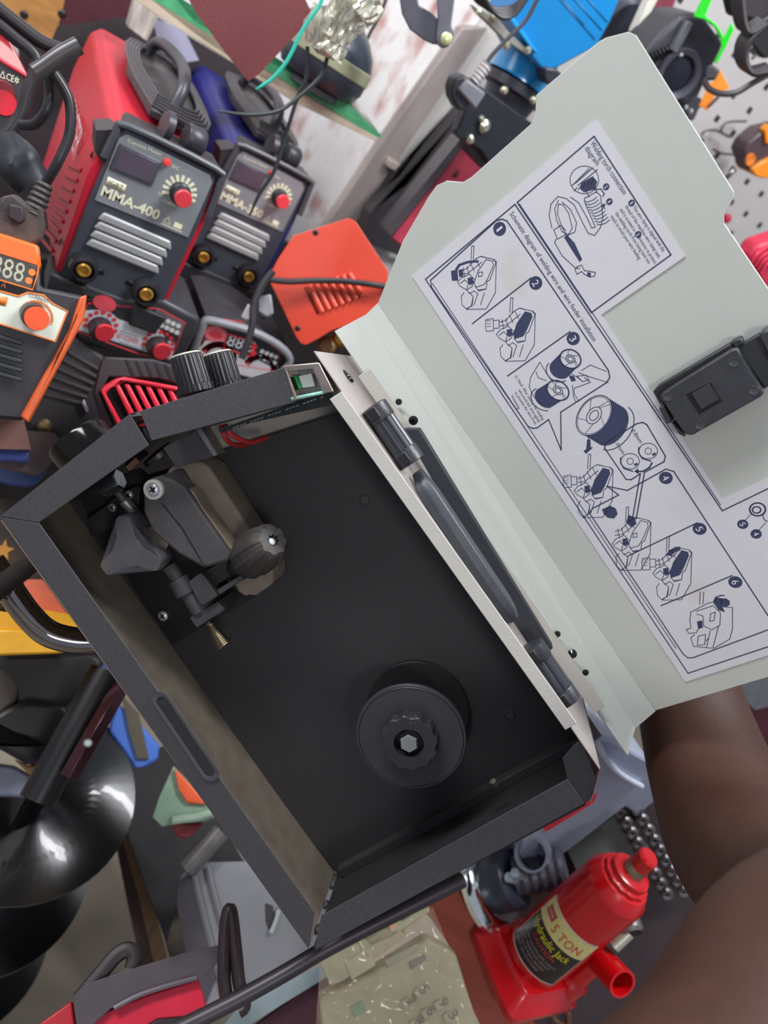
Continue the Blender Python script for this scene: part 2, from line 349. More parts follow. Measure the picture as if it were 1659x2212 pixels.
# torch socket ring on the front
p = WF.at(196, 985, -.055); b = B(); b.lathe(p, (-1, -.06, 0), [(.028, -.004), (.028, .018), (.0265, .021), (.018, .0215), (.018, .005)], 48)
part('torch_socket', b, mat('#1b1a18', .12, .6, n=.3, sc=30, stretch=(.2, 1, 1)), welder)
b = B(); b.lathe(WF.at(345, 985, -.06), (-1, 0, .3), [(.015, 0), (.015, .004), (.009, .004)], 24); part('socket_nut', b, M_BLK, welder)
b = B(); b.lathe(WF.at(300, 1000, -.055), (-.9, -.1, .2), [(.013, 0), (.013, .005), (.008, .008)], 6); part('brass_nut', b, mat('#7a5a48', .3, 1, n=.2), welder)
# ---- wire drive
du = part('drive_plate', B().prism(P2([(165, 1068), (300, 1010), (560, 1230), (548, 1290), (372, 1392), (300, 1290)], HC + .006), HC + .006, HC + .002), mat('#1d1d1f', .5, n=.2, dust='#3a352e', da=.1), welder, bev=.001)
b = B(); b.prism(P2([(340, 1050), (365, 1012), (395, 998), (432, 996), (452, 1010), (532, 1132), (592, 1236), (588, 1262), (552, 1288), (515, 1282), (470, 1200), (380, 1100)], -.055), -.055, HC + .006)
part('gear_housing', b, mat('#807566', .75, n=.12, sc=60, dust='#5b544b', da=.2, bump=.4, bsc=1200), du, bev=.004, seg=3)
b = B(); b.prism(P2([(352, 1042), (375, 1018), (392, 1012), (520, 1220), (490, 1240), (360, 1110)], -.050), -.050, -.056)
part('housing_cover', b, M_PLASD, du, bev=.002)
L1 = P2([(309, 1052), (320, 1034), (345, 1028), (372, 1036), (400, 1052), (432, 1102), (500, 1198), (492, 1212), (440, 1228), (384, 1196), (330, 1150), (310, 1108)], -.028)
b = B(); b.prism(L1, -.028, -.050); arm_ = part('pressure_arm', b, mat('#454243', .6, n=.14, sc=90, dust='#655847', da=.15, bump=.4, bsc=1500), du, bev=.0028, seg=3)
b = B(); rl = P2([(350, 1086), (394, 1140), (444, 1226), (443, 1227), (391, 1141), (348, 1087)], -.0277); b.prism(rl, -.0277, -.030); part('arm_seam', b, M_BLK, arm_)
b = B(); b.prism(P2([(362, 1040), (384, 1040), (404, 1052), (420, 1064), (440, 1100), (508, 1192), (496, 1206), (426, 1104), (392, 1066), (366, 1056)], -.033), -.033, -.052)
part('arm_side', b, mat('#7f7360', .75, n=.12, sc=80, dust='#5b5347', da=.15), arm_, bev=.0012)
p = WF.at(333, 1057, -.026); b = B(); b.lathe(p, (0, 0, 1), [(.0082, -.014), (.0085, 0), (.0085, .0022), (.0062, .0028), (.0058, .001)], 32); part('washer', b, mat('#c8c8be', .4, n=.05), arm_)
screw(WF.at(333, 1057, -.0255), (0, 0, 1), .0054, .0034, M_ZINC, arm_)
for c, w, r in (((205, 1131), -.085, .0050), ((244, 1096), -.078, .0040), ((279, 1069), -.078, .0043), ((353, 1330), -.092, .0050), ((532, 1274), -.080, .0050)):
    pp = WF.at(c[0], c[1], w); b = B(); b.cyl(pp - Vector((0, 0, .012)), pp, r * .95); part('spacer', b, M_STEEL, du); screw(pp, (0, 0, 1), r, .003, M_ZINC, du)
b = B(); b.prism(P2([(186, 1120), (225, 1095), (240, 1078), (290, 1050), (302, 1052), (300, 1085), (290, 1112), (262, 1125), (225, 1150), (196, 1158)], -.080), -.080, HC + .006)
part('clamp_block', b, mat('#232224', .6, n=.2, bump=.3, dust='#3c362e', da=.15), du, bev=.0012)
# hex nut and threaded stud
n0, n1 = WF.at(222, 1038, -.060), WF.at(262, 1032, -.060)
b = B(); ax = (WF.at(260, 1034, -.052) - WF.at(217, 1052, -.052)); b.lathe(WF.at(217, 1052, -.052), ax, [(.0085, 0), (.0105, .0015), (.0105, ax.length - .001), (.009, ax.length)], 6); nut = part('hex_nut', b, mat('#a9b3ba', .22, 1, n=.2, sc=300), du, flat=True)
b = B(); b.lathe(WF.at(226, 1022, -.062), (WF.at(262, 1008, -.062) - WF.at(226, 1022, -.062)), [(.010, 0), (.010, .001)], 24); part('washer', b, M_ZINC, nut)
s_a, s_b = WF.at(250, 1058, -.058), WF.at(306, 1126, -.064); pr = []; n = 44; L = (s_b - s_a).length
for i in range(n): pr.append((.0030 if (i % 2) else .0038, L * i / n) if not 14 < i < 36 else (.0052, L * i / n))
b = B(); b.lathe(s_a, s_b - s_a, pr, 16); part('threaded_stud', b, mat('#8d8984', .35, .6), du, sharp=80)
# four-lobed roller knob
c0 = WF.at(278, 1190, -.022); out = []; lv = WF.at(207, 1246, -.022) - c0; t0 = math.atan2(lv.y, lv.x)
for i in range(90):
    t = 2 * PI * i / 90; lob = (.5 + .5 * math.cos(3 * (t - t0))); r = min(.0135 + .020 * lob ** 2.8, .0300); out.append((c0[0] + r * math.cos(t), c0[1] + r * math.sin(t)))
cc = WF.at(286, 1182, -.05); sh = Vector((cc[0] - c0[0], cc[1] - c0[1], 0))
b = B(); b.loft([[Vector((p[0], p[1], -.0215)) for p in out], [Vector((c0[0] + (p[0] - c0[0]) * 1.04, c0[1] + (p[1] - c0[1]) * 1.04, -.024)) for p in out], [Vector((p[0], p[1], -.044)) for p in out]])
lk = part('roller_knob', b, mat('#4a484a', .6, n=.12, dust='#6a5c4a', da=.2, bump=.4, bsc=1500), du, sharp=50)
b = B(); b.lathe((c0[0], c0[1], -.062), (0, 0, 1), [(.0185, 0), (.019, .006), (.0185, .022), (.016, .024)], 40); part('knob_base', b, M_PLASD, lk)
b = B(); b.lathe(WF.at(338, 1163, -.048), (.15, .1, 1), [(.011, -.006), (.0125, -.006), (.0125, 0), (.0105, .0004), (.0105, .002), (.0125, .0025), (.0125, .008), (.008, .0085)], 36); part('feed_roller', b, mat('#9a8f80', .3, 1, n=.2), du)
# wire inlet guide, frame block and spring
b = B(); b.cyl(WF.at(366, 1222, -.045), WF.at(392, 1262, -.045), .0065); b.cyl(WF.at(385, 1250, -.045), WF.at(404, 1282, -.045), .0098); b.cyl(WF.at(400, 1272, -.045), WF.at(432, 1322, -.045), .0072)
gd = part('wire_guide', b, M_PLASD, du, bev=.0006)
b = B(); b.lathe(WF.at(362, 1216, -.045), WF.at(366, 1222, -.045) - WF.at(362, 1216, -.045), [(.0035, 0), (.0045, .002)], 12); part('guide_tip', b, M_STEEL, gd)
b = B(); b.prism(P2([(406, 1258), (432, 1238), (442, 1245), (470, 1288), (440, 1310), (430, 1304)], -.036), -.036, -.070); part('guide_block', b, M_PLASD, du, bev=.0012)
b = B(); b.prism(P2([(432, 1240), (500, 1198), (512, 1208), (520, 1232), (452, 1275)], -.046), -.046, -.075); part('fork', b, mat('#262526', .5, n=.1), du, bev=.001)
b = B(); b.prism(P2([(468, 1275), (520, 1242), (526, 1252), (474, 1286)], -.038), -.038, -.060); part('fork_rib', b, M_PLASD, du, bev=.001)
b = B(); b.cyl(WF.at(424, 1316, -.046), WF.at(470, 1306, -.060), .0102); b.prism(P2([(410, 1335), (470, 1300), (484, 1318), (425, 1356)], -.040), -.040, -.078); part('outlet_block', b, M_PLASD, du, bev=.003, seg=3)
b = B(); A, E_ = WF.at(450, 1342, -.05), WF.at(486, 1394, -.05); ax = (E_ - A).normalized(); x, y = ortho(ax); pts = []
for i in range(15 * 10): t = i / 149; r = .0030 + .0046 * t ** 1.6; pts.append(A.lerp(E_, t) + (x * math.cos(i * 2 * PI / 10) + y * math.sin(i * 2 * PI / 10)) * r)
b.tube(pts, .0008, 6, 1); part('inlet_spring', b, mat('#b5a68c', .25, 1, n=.1), du)
# tension knob
kA, kB = WF.at(512, 1226, -.058), WF.at(592, 1166, -.012); ax = (kB - kA); L = ax.length
b = B(); b.lathe(kA, ax, [(.0125, 0), (.0125, L * .28), (.0165, L * .30), (.0172, L * .40)], 36); tk = part('tension_knob', b, mat('#28272a', .5, n=.1), du)
b = B(); b.lathe(kA + ax * .36, ax, [(.0175, 0), (.0192, L * .03), (.0192, L * .30), (.0182, L * .46), (.0155, L * .57), (.0120, L * .62), (.0052, L * .63), (.0048, L * .54)], 96, flute=16, fd=.0011); part('knob_cap', b, mat('#3b3836', .5, n=.15, sc=80, dust='#5d5041', da=.15, bump=.3, bsc=1500), tk, sharp=40)
b = B(); b.lathe(kA + ax * .93, ax, [(.0034, 0), (.0034, .0018), (.002, .0022)], 6); part('knob_bolt', b, M_ZINC, tk)
b = B(); b.cyl(kA - ax * .3, kA, .004); part('knob_rod', b, M_STEEL, tk)
# ---- spool hub
hc0 = WF.at(912, 1503, HC + .004); hcf = WF.at(887, 1592, -.042); ctr = Vector((hcf[0], hcf[1], 0)); rad = (WF.at(1006, 1592, -.042) - WF.at(768, 1592, -.042)).length / 2
b = B(); b.lathe((ctr.x, ctr.y, HC + .001), (0, 0, 1), [(rad, 0), (rad, .003), (rad * .985, .004), (rad * .5, .004), (rad * .47, .04), (rad * .47, .055)], 72)
hub = part('spool_hub', b, mat('#1c1b1c', .5, n=.2, sc=80, dust='#3d352c', da=.12), welder)
b = B(); b.lathe((ctr.x, ctr.y, -.0455), (0, 0, 1), [(rad * .6, 0), (rad, .0005), (rad * 1.0, .0035), (rad * .985, .0045), (rad * .5, .0042)], 72)
fn = part('hub_flange', b, mat('#38363a', .45, n=.12, sc=50, bump=.15, bsc=300, dust='#4a3f33', da=.06), hub)
b = B(); b.loft([[Vector((ctr.x + r * math.cos(t * PI / 36), ctr.y + r * math.sin(t * PI / 36), z)) for t in range(72)] for r, z in ((rad * .955, -.0410), (rad * .945, -.0404), (rad * .935, -.0410))], caps=False); part('flange_ring', b, M_PLAS, fn)
out = [(ctr.x + (rad * .52 - (.0016 if (i // 3) % 2 else 0)) * math.cos(i * PI / 36), ctr.y + (rad * .52 - (.0016 if (i // 3) % 2 else 0)) * math.sin(i * PI / 36)) for i in range(72)]
inn = [(ctr.x + rad * .27 * math.cos(i * PI / 36), ctr.y + rad * .27 * math.sin(i * PI / 36)) for i in range(72)]
b = B(); b.loft([[Vector((p[0], p[1], z)) for p in o] for o, z in ((out, -.0415), (out, -.0300), ([(ctr.x + (p[0] - ctr.x) * .96, ctr.y + (p[1] - ctr.y) * .96) for p in out], -.0290), (inn, -.0290), (inn, -.0390))], caps=False)
hk = part('hub_knob', b, mat('#303134', .45, n=.1, bump=.2, bsc=900), hub, sharp=40)
b = B(); b.fill(inn, -.0388)
part('knob_well', b, M_BLK, hk)
b = B(); b.lathe((ctr.x, ctr.y, -.0385), (0, 0, 1), [(.0095, 0), (.0095, .003), (.0083, .004), (.0083, .0092), (.0074, .0100)], 6); part('hex_bolt', b, mat('#b9bbb2', .3, .9, n=.1), hk, flat=True)
b = B(); A0, B0 = WF.at(868, 1568, -.0288), WF.at(905, 1566, -.0288); text_mesh(b, 'OFF', A0, B0, .0042, -.0287); part('off_marking', b, mat('#45464a', .5), hk)
b = B(); b.lathe(WF.at(1071, 1697, -.05), (-1, .1, .3), [(.003, 0), (.0034, .001), (.003, .006), (.0012, .0064)], 12); part('wall_screw', b, mat('#8d8878', .35, .7), welder)

# ---- lid: panel, folds, label, latch
DF = Fr(ray(1100, 1072, .70), (.568, .82, .064), (.693, -.436, -.574), (-.443, .37, -.816))
DI = WF.I @ DF.M
def dp(l, w=0): return DF.ps(l, w)
lid = bpy.data.objects.new('lid', None)
outl = dp([(816, 655), (830, 620), (870, 520), (925, 425), (943, 400), (965, 390), (1000, 393), (1018, 382), (1148, 266), (1156, 245), (1158, 205), (1292, 90), (1308, 81), (1358, 68), (1374, 76), (1584, 412), (1585, 425), (1563, 465), (1564, 482), (2132, 1321), (1415, 1535)])
b = B(); b.prism(outl, 0, -.0012)
lid = part('lid', b, M_WHITE, welder, bev=.0004, flat=True); lid.matrix_local = DI
# sloped fold, flange and return lip along the hinge side
f1a, f1b = DF.at(816, 655, 0), DF.at(1415, 1535, 0); f2a, f2b = DF.at(790, 680, .010), DF.at(1370, 1573, .010); e1a, e1b = DF.at(722, 716, .040), DF.at(1354, 1632, .040)
b = B(); b.loft([[f1a, f1b], [f2a, f2b], [e1a, e1b]], closed=False, caps=False)
part('lid_flange', b, M_WHITE, lid, flat=True).modifiers.new('s', 'SOLIDIFY').thickness = .0012
b = B(); r1, r2, r3, r4 = DF.at(799, 796, .042), DF.at(1307, 1524, .042), DF.at(1283, 1541, .050), DF.at(775, 812, .050)
b.ext([r1, r2, r3, r4], (0, 0, .001)); lip = part('return_lip', b, M_BEIGE, lid, flat=True, bev=.0003)
for x, y, big in ((893, 908, 1), (861, 868, 0), (920, 957, 0), (1236, 1412, 1), (1204, 1370, 0), (1265, 1453, 0)):
    p = DF.at(x, y, .036); b = B()
    if big: b.lathe(p, (0, .4, 1), [(.0042, -.001), (.0042, .001), (.002, .003), (.002, .005)], 14); part('rivet', b, M_BLKG, lid)
    else: b.lathe(p, (0, .4, 1), [(.0030, -.001), (.0025, .001)], 14); part('rivet', b, M_BLK, lid)
# paper label
LZ = .0008
lo = dp([(890, 597), (1288, 258), (1480, 553), (1298, 680), (1560, 1078), (1905, 917), (2085, 1277), (1480, 1473)], LZ)
b = B(); b.prism(lo, LZ, .0001); lab = part('instruction_label', b, mat('#dad9dc', .5, n=.02, sc=60, dust='#cfc8bb', da=.0), lid, flat=True, label='white paper instruction label')
INK = mat('#3c4260', .55, n=.03)
IZ = LZ + .00012
K = DF.at
pxm = .70 / 1660 * .92
def IL(bk, pts, w=2.6, closed=False): bk.ribbon(DF.ps(pts, IZ), w * pxm * .86, IZ, closed)
def IFl(bk, pts): bk.fill(DF.ps(pts, IZ), IZ)
def badge(n, x, y, r=15):
    c = K(x, y, IZ); b = B(); b.fill(disc(c, r * pxm * .95, 28), IZ); g = part('number_badge', b, INK, lab)
    k = B(); u = Vector((1, 0)); c2 = Vector((c[0], c[1])); s = r * pxm; hw = .15 if n == '1' else .32; text_mesh(k, n, c2 - u * s * hw - Vector((0, s * .52)), c2 + u * s * hw - Vector((0, s * .52)), s * 1.05, IZ + .0001); part('numeral', k, mat('#e4e4ea', .5, n=0), g, label='white numeral')
bk = B()
IL(bk, [(1283, 294), (1449, 550), (1277, 675), (1117, 437)], 3, True)
IL(bk, [(1112, 441), (919, 603), (1486, 1454), (1800, 1350)], 3); IL(bk, [(1112, 441), (1560, 1103), (1659, 1055), (1900, 945)], 3)
IL(bk, [(1085, 473), (1095, 477), (1314, 800), (1317, 815), (1310, 826), (1211, 890), (1212, 972), (1185, 906), (1160, 924), (1150, 925), (1140, 920), (932, 620), (930, 605), (940, 596), (1072, 476), (1085, 473)], 3)
IL(bk, [(1122, 440), (1556, 1090)], 2); IL(bk, [(934, 612), (1460, 1400)], 2)
IL(bk, [(1438, 1013), (1455, 1018), (1659, 1330)], 3); IL(bk, [(1438, 1013), (1355, 1059), (1311, 1050)], 3); IL(bk, [(1311, 1050), (1336, 1069), (1280, 1098), (1273, 1108), (1475, 1412), (1486, 1421), (1498, 1420), (1659, 1360)], 3)
IL(bk, [(1375, 915), (1388, 912), (1397, 917), (1437, 985), (1434, 997), (1392, 1020), (1374, 1120)], 3); IL(bk, [(1383, 1023), (1366, 1120)], 3); IL(bk, [(1383, 1023), (1363, 1036), (1352, 1035), (1306, 968), (1307, 957), (1375, 915)], 3)
for l in ([(1147, 600), (1020, 699)], [(1231, 716), (1096, 812)], [(1506, 1129), (1356, 1201)], [(1581, 1243), (1428, 1308)]): IL(bk, l, 3)
# torch drawing in the upper panel
c = [(1262 + 31 * math.cos(t) , 388 + 30 * math.sin(t)) for t in [i * PI / 12 for i in range(24)]]
IL(bk, c, 1.6, True); IFl(bk, [(1255, 395), (1280, 380), (1290, 392), (1285, 408), (1262, 415), (1253, 408)])
IL(bk, [(1243, 395), (1280, 362)], 2); IL(bk, [(1248, 400), (1290, 366)], 2); IL(bk, [(1236, 400), (1272, 364)], 2)
for k_ in range(5): IL(bk, [(1240 + k_ * 9, 412 - k_ * 3), (1246 + k_ * 9, 405 - k_ * 5)], 2)
for k_ in range(9):
    x, y = 1262 + k_ * 3.4, 430 + k_ * 6.2; IL(bk, [(x, y + 4), (x + 8, y + 6), (x + 20, y + 1), (x + 27, y - 5)], 1.7)
IL(bk, [(1262, 428), (1288, 414), (1297, 422), (1302, 470)], 1.8); IL(bk, [(1262, 428), (1264, 440), (1285, 488)], 1.8); IL(bk, [(1266, 412), (1272, 425)], 1.8); IL(bk, [(1284, 405), (1290, 416)], 1.8)
IL(bk, [(1302, 472), (1296, 492), (1284, 508), (1270, 503), (1258, 480), (1240, 442), (1222, 428), (1205, 424), (1190, 440), (1186, 465), (1192, 492)], 1.8)
IL(bk, [(1286, 490), (1278, 492), (1268, 470), (1250, 438), (1232, 425)], 1.8)
IL(bk, [(1206, 432), (1198, 450), (1202, 475), (1214, 500), (1228, 506), (1236, 492), (1228, 460), (1216, 442), (1206, 440), (1204, 462), (1212, 486), (1222, 498)], 1.7)
IL(bk, [(1214, 436), (1232, 452), (1245, 480), (1242, 500), (1226, 508)], 1.7)
IL(bk, [(1196, 496), (1212, 486), (1222, 506), (1204, 516), (1196, 496)], 1.8); IL(bk, [(1201, 516), (1198, 524), (1214, 552), (1242, 578), (1252, 580)], 1.8); IL(bk, [(1222, 506), (1240, 525), (1256, 560)], 2.5)
IFl(bk, [(1218, 512), (1224, 508), (1240, 528), (1256, 560), (1252, 566), (1234, 538)])
IL(bk, [(1242, 582), (1246, 592), (1256, 586), (1262, 592), (1274, 598), (1284, 596), (1286, 588), (1276, 586), (1262, 584), (1256, 572), (1246, 576), (1242, 582)], 1.8); IFl(bk, [(1268, 588), (1276, 588), (1276, 598), (1268, 596)])
IL(bk, [(1283, 409), (1298, 408), (1305, 418), (1302, 424)], 2.4); IFl(bk, [(1301, 440), (1308, 440), (1305, 448), (1310, 454), (1300, 446)])
# wire feeder drawing, repeated in the numbered steps
def feeder(dx, dy, dark=True, knob=True, arrow=0):
    T = lambda l: [(x + dx, y + dy) for x, y in l]
    L = lambda l, w=1.7, c=False: IL(bk, T(l), w, c)
    L([(1103, 643), (1101, 675)]); L([(1108, 643), (1106, 676)]); L([(1103, 643), (1108, 643)])
    if knob:
        L([(1050, 690), (1065, 688), (1066, 714), (1050, 715), (1048, 700)], 1.7, True); L([(1066, 692), (1078, 691), (1078, 708), (1067, 709)])
        for k in (693, 699, 705): L([(1051, k), (1060, k - .6)], 1.3)
    L([(1078, 696), (1092, 692), (1110, 672), (1122, 665), (1134, 668)]); L([(1078, 704), (1094, 702), (1112, 688), (1124, 678)])
    L([(1084, 690), (1088, 710)]); L([(1092, 688), (1097, 704)]); L([(1100, 680), (1108, 696)]); L([(1112, 672), (1120, 688)])
    L([(1124, 666), (1152, 672), (1155, 680), (1142, 716), (1136, 720), (1134, 736), (1118, 740), (1110, 730)])
    P = [(1134, 672), (1148, 676), (1150, 684), (1138, 712), (1130, 726), (1112, 732), (1108, 722), (1116, 698)]
    if dark: IFl(bk, T(P))
    else: L(P, 1.7, True)
    if not dark: L([(1118, 700), (1126, 699), (1125, 708), (1117, 709)], 1.7, True)
    L([(1080, 712), (1098, 704), (1110, 716), (1104, 730), (1092, 738), (1078, 730), (1072, 722), (1080, 712)])
    L([(1078, 724), (1088, 716), (1096, 724), (1092, 736)]); IFl(bk, T([(1094, 712), (1104, 710), (1108, 722), (1100, 728), (1095, 722)]))
    L([(1092, 738), (1098, 746), (1108, 740), (1116, 746)]); L([(1086, 744), (1080, 752), (1082, 770), (1092, 780), (1102, 772), (1106, 752), (1098, 744)])
    L([(1106, 752), (1104, 772), (1092, 778)]); L([(1092, 780), (1134, 779), (1154, 744), (1156, 676), (1150, 674)]); L([(1116, 746), (1108, 770)]); L([(1130, 744), (1122, 770)]); L([(1116, 738), (1132, 736)])
    if arrow: IFl(bk, T([(1108, 672), (1130, 664), (1132, 672), (1114, 680), (1114, 686), (1100, 682)]))
feeder(-84, -112, False, False); IFl(bk, [(974, 585), (988, 582), (990, 606), (976, 606)]); IFl(bk, [(990, 583), (999, 581), (1001, 597), (992, 598)]); IFl(bk, [(982, 582), (990, 570), (1010, 563), (1034, 562), (1034, 566), (1012, 568), (994, 574), (988, 583)])
feeder(0, 0); feeder(168, 338 - 0); feeder(250, 452, False, False); feeder(338, 516, True, True, 1)
IFl(bk, [(1300, 1100), (1318, 1092), (1330, 1098), (1334, 1110), (1326, 1120), (1312, 1118), (1304, 1110)]); IFl(bk, [(1358, 1112), (1372, 1118), (1374, 1132), (1362, 1138), (1352, 1128)])
# drawing 6
for l in ([(1512, 1278), (1511, 1305)], [(1520, 1278), (1518, 1304)], [(1492, 1322), (1530, 1302), (1545, 1300)], [(1492, 1322), (1490, 1340), (1492, 1356), (1482, 1360), (1488, 1368), (1504, 1366), (1512, 1352)], [(1504, 1320), (1540, 1308), (1556, 1324), (1555, 1350), (1538, 1360), (1520, 1352), (1518, 1330), (1504, 1326)], [(1535, 1325), (1545, 1322), (1542, 1340), (1533, 1342), (1535, 1325)], [(1556, 1310), (1582, 1312), (1582, 1358), (1576, 1380), (1542, 1400), (1498, 1396), (1492, 1378), (1500, 1370)], [(1508, 1374), (1524, 1370), (1522, 1392), (1506, 1394), (1508, 1374)], [(1534, 1362), (1526, 1398)], [(1552, 1352), (1540, 1398)], [(1525, 1384), (1530, 1378)]): IL(bk, l, 1.8)
IFl(bk, [(1505, 1342), (1517, 1340), (1518, 1356), (1508, 1358)]); IFl(bk, [(1540, 1300), (1546, 1290), (1560, 1292), (1560, 1310), (1566, 1322), (1552, 1318)])
IFl(bk, [(1558, 1293), (1568, 1292), (1576, 1298), (1576, 1306), (1570, 1310), (1562, 1310), (1556, 1302)]); IL(bk, [(1542, 1298), (1546, 1290), (1556, 1286), (1564, 1286)], 3)
# spools in step 3 and between
def spool(cx, cy, rx, ry, ang, th, tx, ty):
    ca, sa = math.cos(ang), math.sin(ang)
    E2 = lambda s, n=26, ox=0, oy=0: [(cx + ox + rx * s * math.cos(t) * ca - ry * s * math.sin(t) * sa, cy + oy + rx * s * math.cos(t) * sa + ry * s * math.sin(t) * ca) for t in [2 * PI * i / n for i in range(n)]]
    e = E2(1); f = E2(1, 26, tx, ty)
    half = [p for p, q in zip(e, f) if (p[0] - cx) * tx + (p[1] - cy) * ty > 0]; h2 = [q for p, q in zip(e, f) if (p[0] - cx) * tx + (p[1] - cy) * ty > 0]
    i0 = 0
    idx = [i for i in range(26) if (e[i][0] - cx) * tx + (e[i][1] - cy) * ty > 0]
    st = [i for i in idx if (i - 1) % 26 not in idx][0]; idx = [(st + k) % 26 for k in range(len(idx))]
    for i, k in zip(idx, idx[1:]): IFl(bk, [e[i], e[k], f[k], f[i]])
    g = E2(1.12, 26, tx * 1.2, ty * 1.2); IL(bk, [g[i] for i in idx], 2.2)
    IL(bk, e, 2.2, True); IL(bk, E2(.93), 1.2, True); IL(bk, E2(.42), 1.8, True); IL(bk, E2(.25), 1.8, True)
    for i in range(0, 26, 5): IL(bk, [E2(.42)[i], E2(.93)[(i + 2) % 26]], 1.2)
spool(1232, 775, 24, 20, .5, 0, -22, 22); spool(1205, 843, 26, 20, .6, 0, -26, 16); spool(1283, 897, 48, 33, -.95, 0, 36, 22)
for l in ([(1166, 782), (1146, 815), (1143, 835), (1148, 848)], [(1166, 782), (1184, 812), (1200, 832)], [(1158, 803), (1162, 815), (1180, 822)], [(1148, 848), (1160, 866), (1172, 872)], [(1256, 800), (1275, 788), (1310, 802)], [(1314, 826), (1262, 810), (1250, 804)], [(1262, 815), (1275, 825), (1258, 832), (1240, 838), (1240, 850), (1250, 866)], [(1236, 832), (1238, 855), (1244, 868), (1252, 864)], [(1230, 805), (1246, 814), (1256, 822)], [(1246, 812), (1266, 810), (1272, 820), (1258, 824), (1246, 812)]): IL(bk, l, 1.7)
IFl(bk, [(1228, 810), (1240, 812), (1244, 822), (1234, 824)]); IFl(bk, [(1268, 950), (1275, 948), (1276, 966), (1281, 966), (1266, 980), (1260, 974), (1266, 970)]); IL(bk, [(1270, 940), (1271, 952)], 2)
# groove rollers in the inset
for cx, cy in ((1400, 974), (1361, 996)):
    for s in (1, ): IL(bk, [(cx + 20 * math.cos(t), cy + 17 * math.sin(t)) for t in [i * PI / 10 for i in range(20)]], 1.7, True)
    IL(bk, [(cx + 7 * math.cos(t), cy + 7 * math.sin(t)) for t in [i * PI / 6 for i in range(12)]], 1.5, True)
    for o in (4, 8): IL(bk, [(cx - 18 - o * .4 + 0 * t, cy + t) if t < 10 else (cx - 12 + (t - 10) * 1.6 - o * .2, cy + 14 + (t - 10) * .5 + o * .3) for t in (-8, -2, 4, 10, 14, 18, 22)], 1.5)
    IFl(bk, [(cx + 8, cy + 6), (cx + 15, cy + 3), (cx + 17, cy + 7), (cx + 10, cy + 11)])
IL(bk, [(1408, 1000), (1402, 1010), (1388, 1018), (1374, 1018)], 4); IFl(bk, [(1378, 1011), (1370, 1018), (1380, 1024)])
# hub parts drawing at the right edge
IL(bk, [(1636 + 17 * math.cos(t), 1100 + 14 * math.sin(t)) for t in [i * PI / 10 for i in range(20)]], 3.5, True); IL(bk, [(1634 + 9 * math.cos(t), 1101 + 7 * math.sin(t)) for t in [i * PI / 8 for i in range(16)]], 3, True)
IL(bk, [(1622, 1110), (1608, 1125)], 1.4); IL(bk, [(1654, 1128), (1636, 1148)], 1.4); IL(bk, [(1647, 1112), (1650, 1122), (1658, 1126)], 2)
part('printed_drawings', bk, INK, lab, flat=True)
for n_, x, y in (('1', 1079, 494), ('2', 1157, 611), ('3', 1238, 731), ('4', 1438, 1032), ('5', 1511, 1142), ('6', 1588, 1257), ('5', 1604, 1132), ('4', 1633, 1153)): badge(n_, x, y, 14.5 if x < 1600 else 11)
for n_, x, y in (('2', 1309, 403), ('1', 1316, 435), ('1', 1364, 438), ('2', 1378, 506)): badge(n_, x, y, 6.5)
bt = B()
def LT(s, A, E_, h): text_mesh(bt, s, K(A[0], A[1], IZ), K(E_[0], E_[1], IZ), h * pxm, IZ)
LT('Welding torch connection', (1274, 310), (1346, 421), 10.5); LT('diagram', (1262, 321), (1288, 358), 10.5)
part('torch_title', bt, INK, lab, flat=True); bt = B()
LT('Schematic diagram of welding wire and wire feeder installation', (1100, 462), (1281, 738), 10.5)
part('wire_title', bt, INK, lab, flat=True); bt = B()
for s, A, E_ in (('The wire clamp is aligned with the', (1366, 448), (1431, 544)), ('thread of the machine wire clamp seat,', (1349, 446), (1422, 558)), ('and is screwed in      directions to protect', (1338, 453), (1413, 570)), ('the welding torch from being bent too', (1328, 461), (1400, 570)), ('much to avoid poor wire feeding', (1318, 468), (1379, 561))): LT(s, A, E_, 7.2)
part('torch_note', bt, INK, lab, flat=True); bt = B()
for s, A, E_ in (('△ Heed  After cutting the welding', (1111, 812), (1171, 908)), ('wire,hold the wire tightly', (1119, 843), (1163, 913)), ('to prevent the wire from', (1111, 848), (1155, 917)), ('loosening.', (1104, 856), (1120, 885))): LT(s, A, E_, 7.2)
part('heed_note', bt, INK, lab, flat=True); bt = B()
LT('0.8mm', (1363, 930), (1382, 958), 9); LT('1.0mm', (1325, 953), (1344, 981), 9)
part('size_marks', bt, INK, lab, flat=True)
# latch
def dprism(pts, z1, z0, name, m, par, bev=.0008):
    b = B(); b.prism(DF.ps(pts, z1), z1, z0); return part(name, b, m, par, bev=bev, flat=False)
ML = mat('#3a3c40', .45, n=.12, sc=120, bump=.25, bsc=900)
la = dprism([(1425, 856), (1436, 845), (1578, 756), (1592, 752), (1650, 848), (1645, 856), (1496, 940), (1484, 940), (1474, 930)], .020, .001, 'latch', ML, lid, .0015)
dprism([(1410, 846), (1420, 835), (1578, 742), (1585, 752), (1430, 850), (1440, 870), (1425, 872)], .012, .001, 'latch_base', M_PLAS, la)
dprism([(1592, 750), (1640, 722), (1700, 800), (1652, 840)], .012, .001, 'latch_tongue', mat('#2e3034', .5, n=.1), la)
dprism([(1640, 722), (1655, 712), (1730, 700), (1760, 770), (1668, 782)], .019, .001, 'latch_grip', ML, la, .002)
dprism([(1578, 740), (1600, 730), (1606, 742), (1590, 752)], .014, .001, 'latch_lug', M_PLAS, la)
dprism([(1422, 882), (1434, 876), (1452, 912), (1440, 916)], .014, .001, 'latch_lug', ML, la)
dprism([(1451, 914), (1461, 922), (1474, 934), (1480, 944), (1466, 938)], .014, .001, 'latch_lug', ML, la)
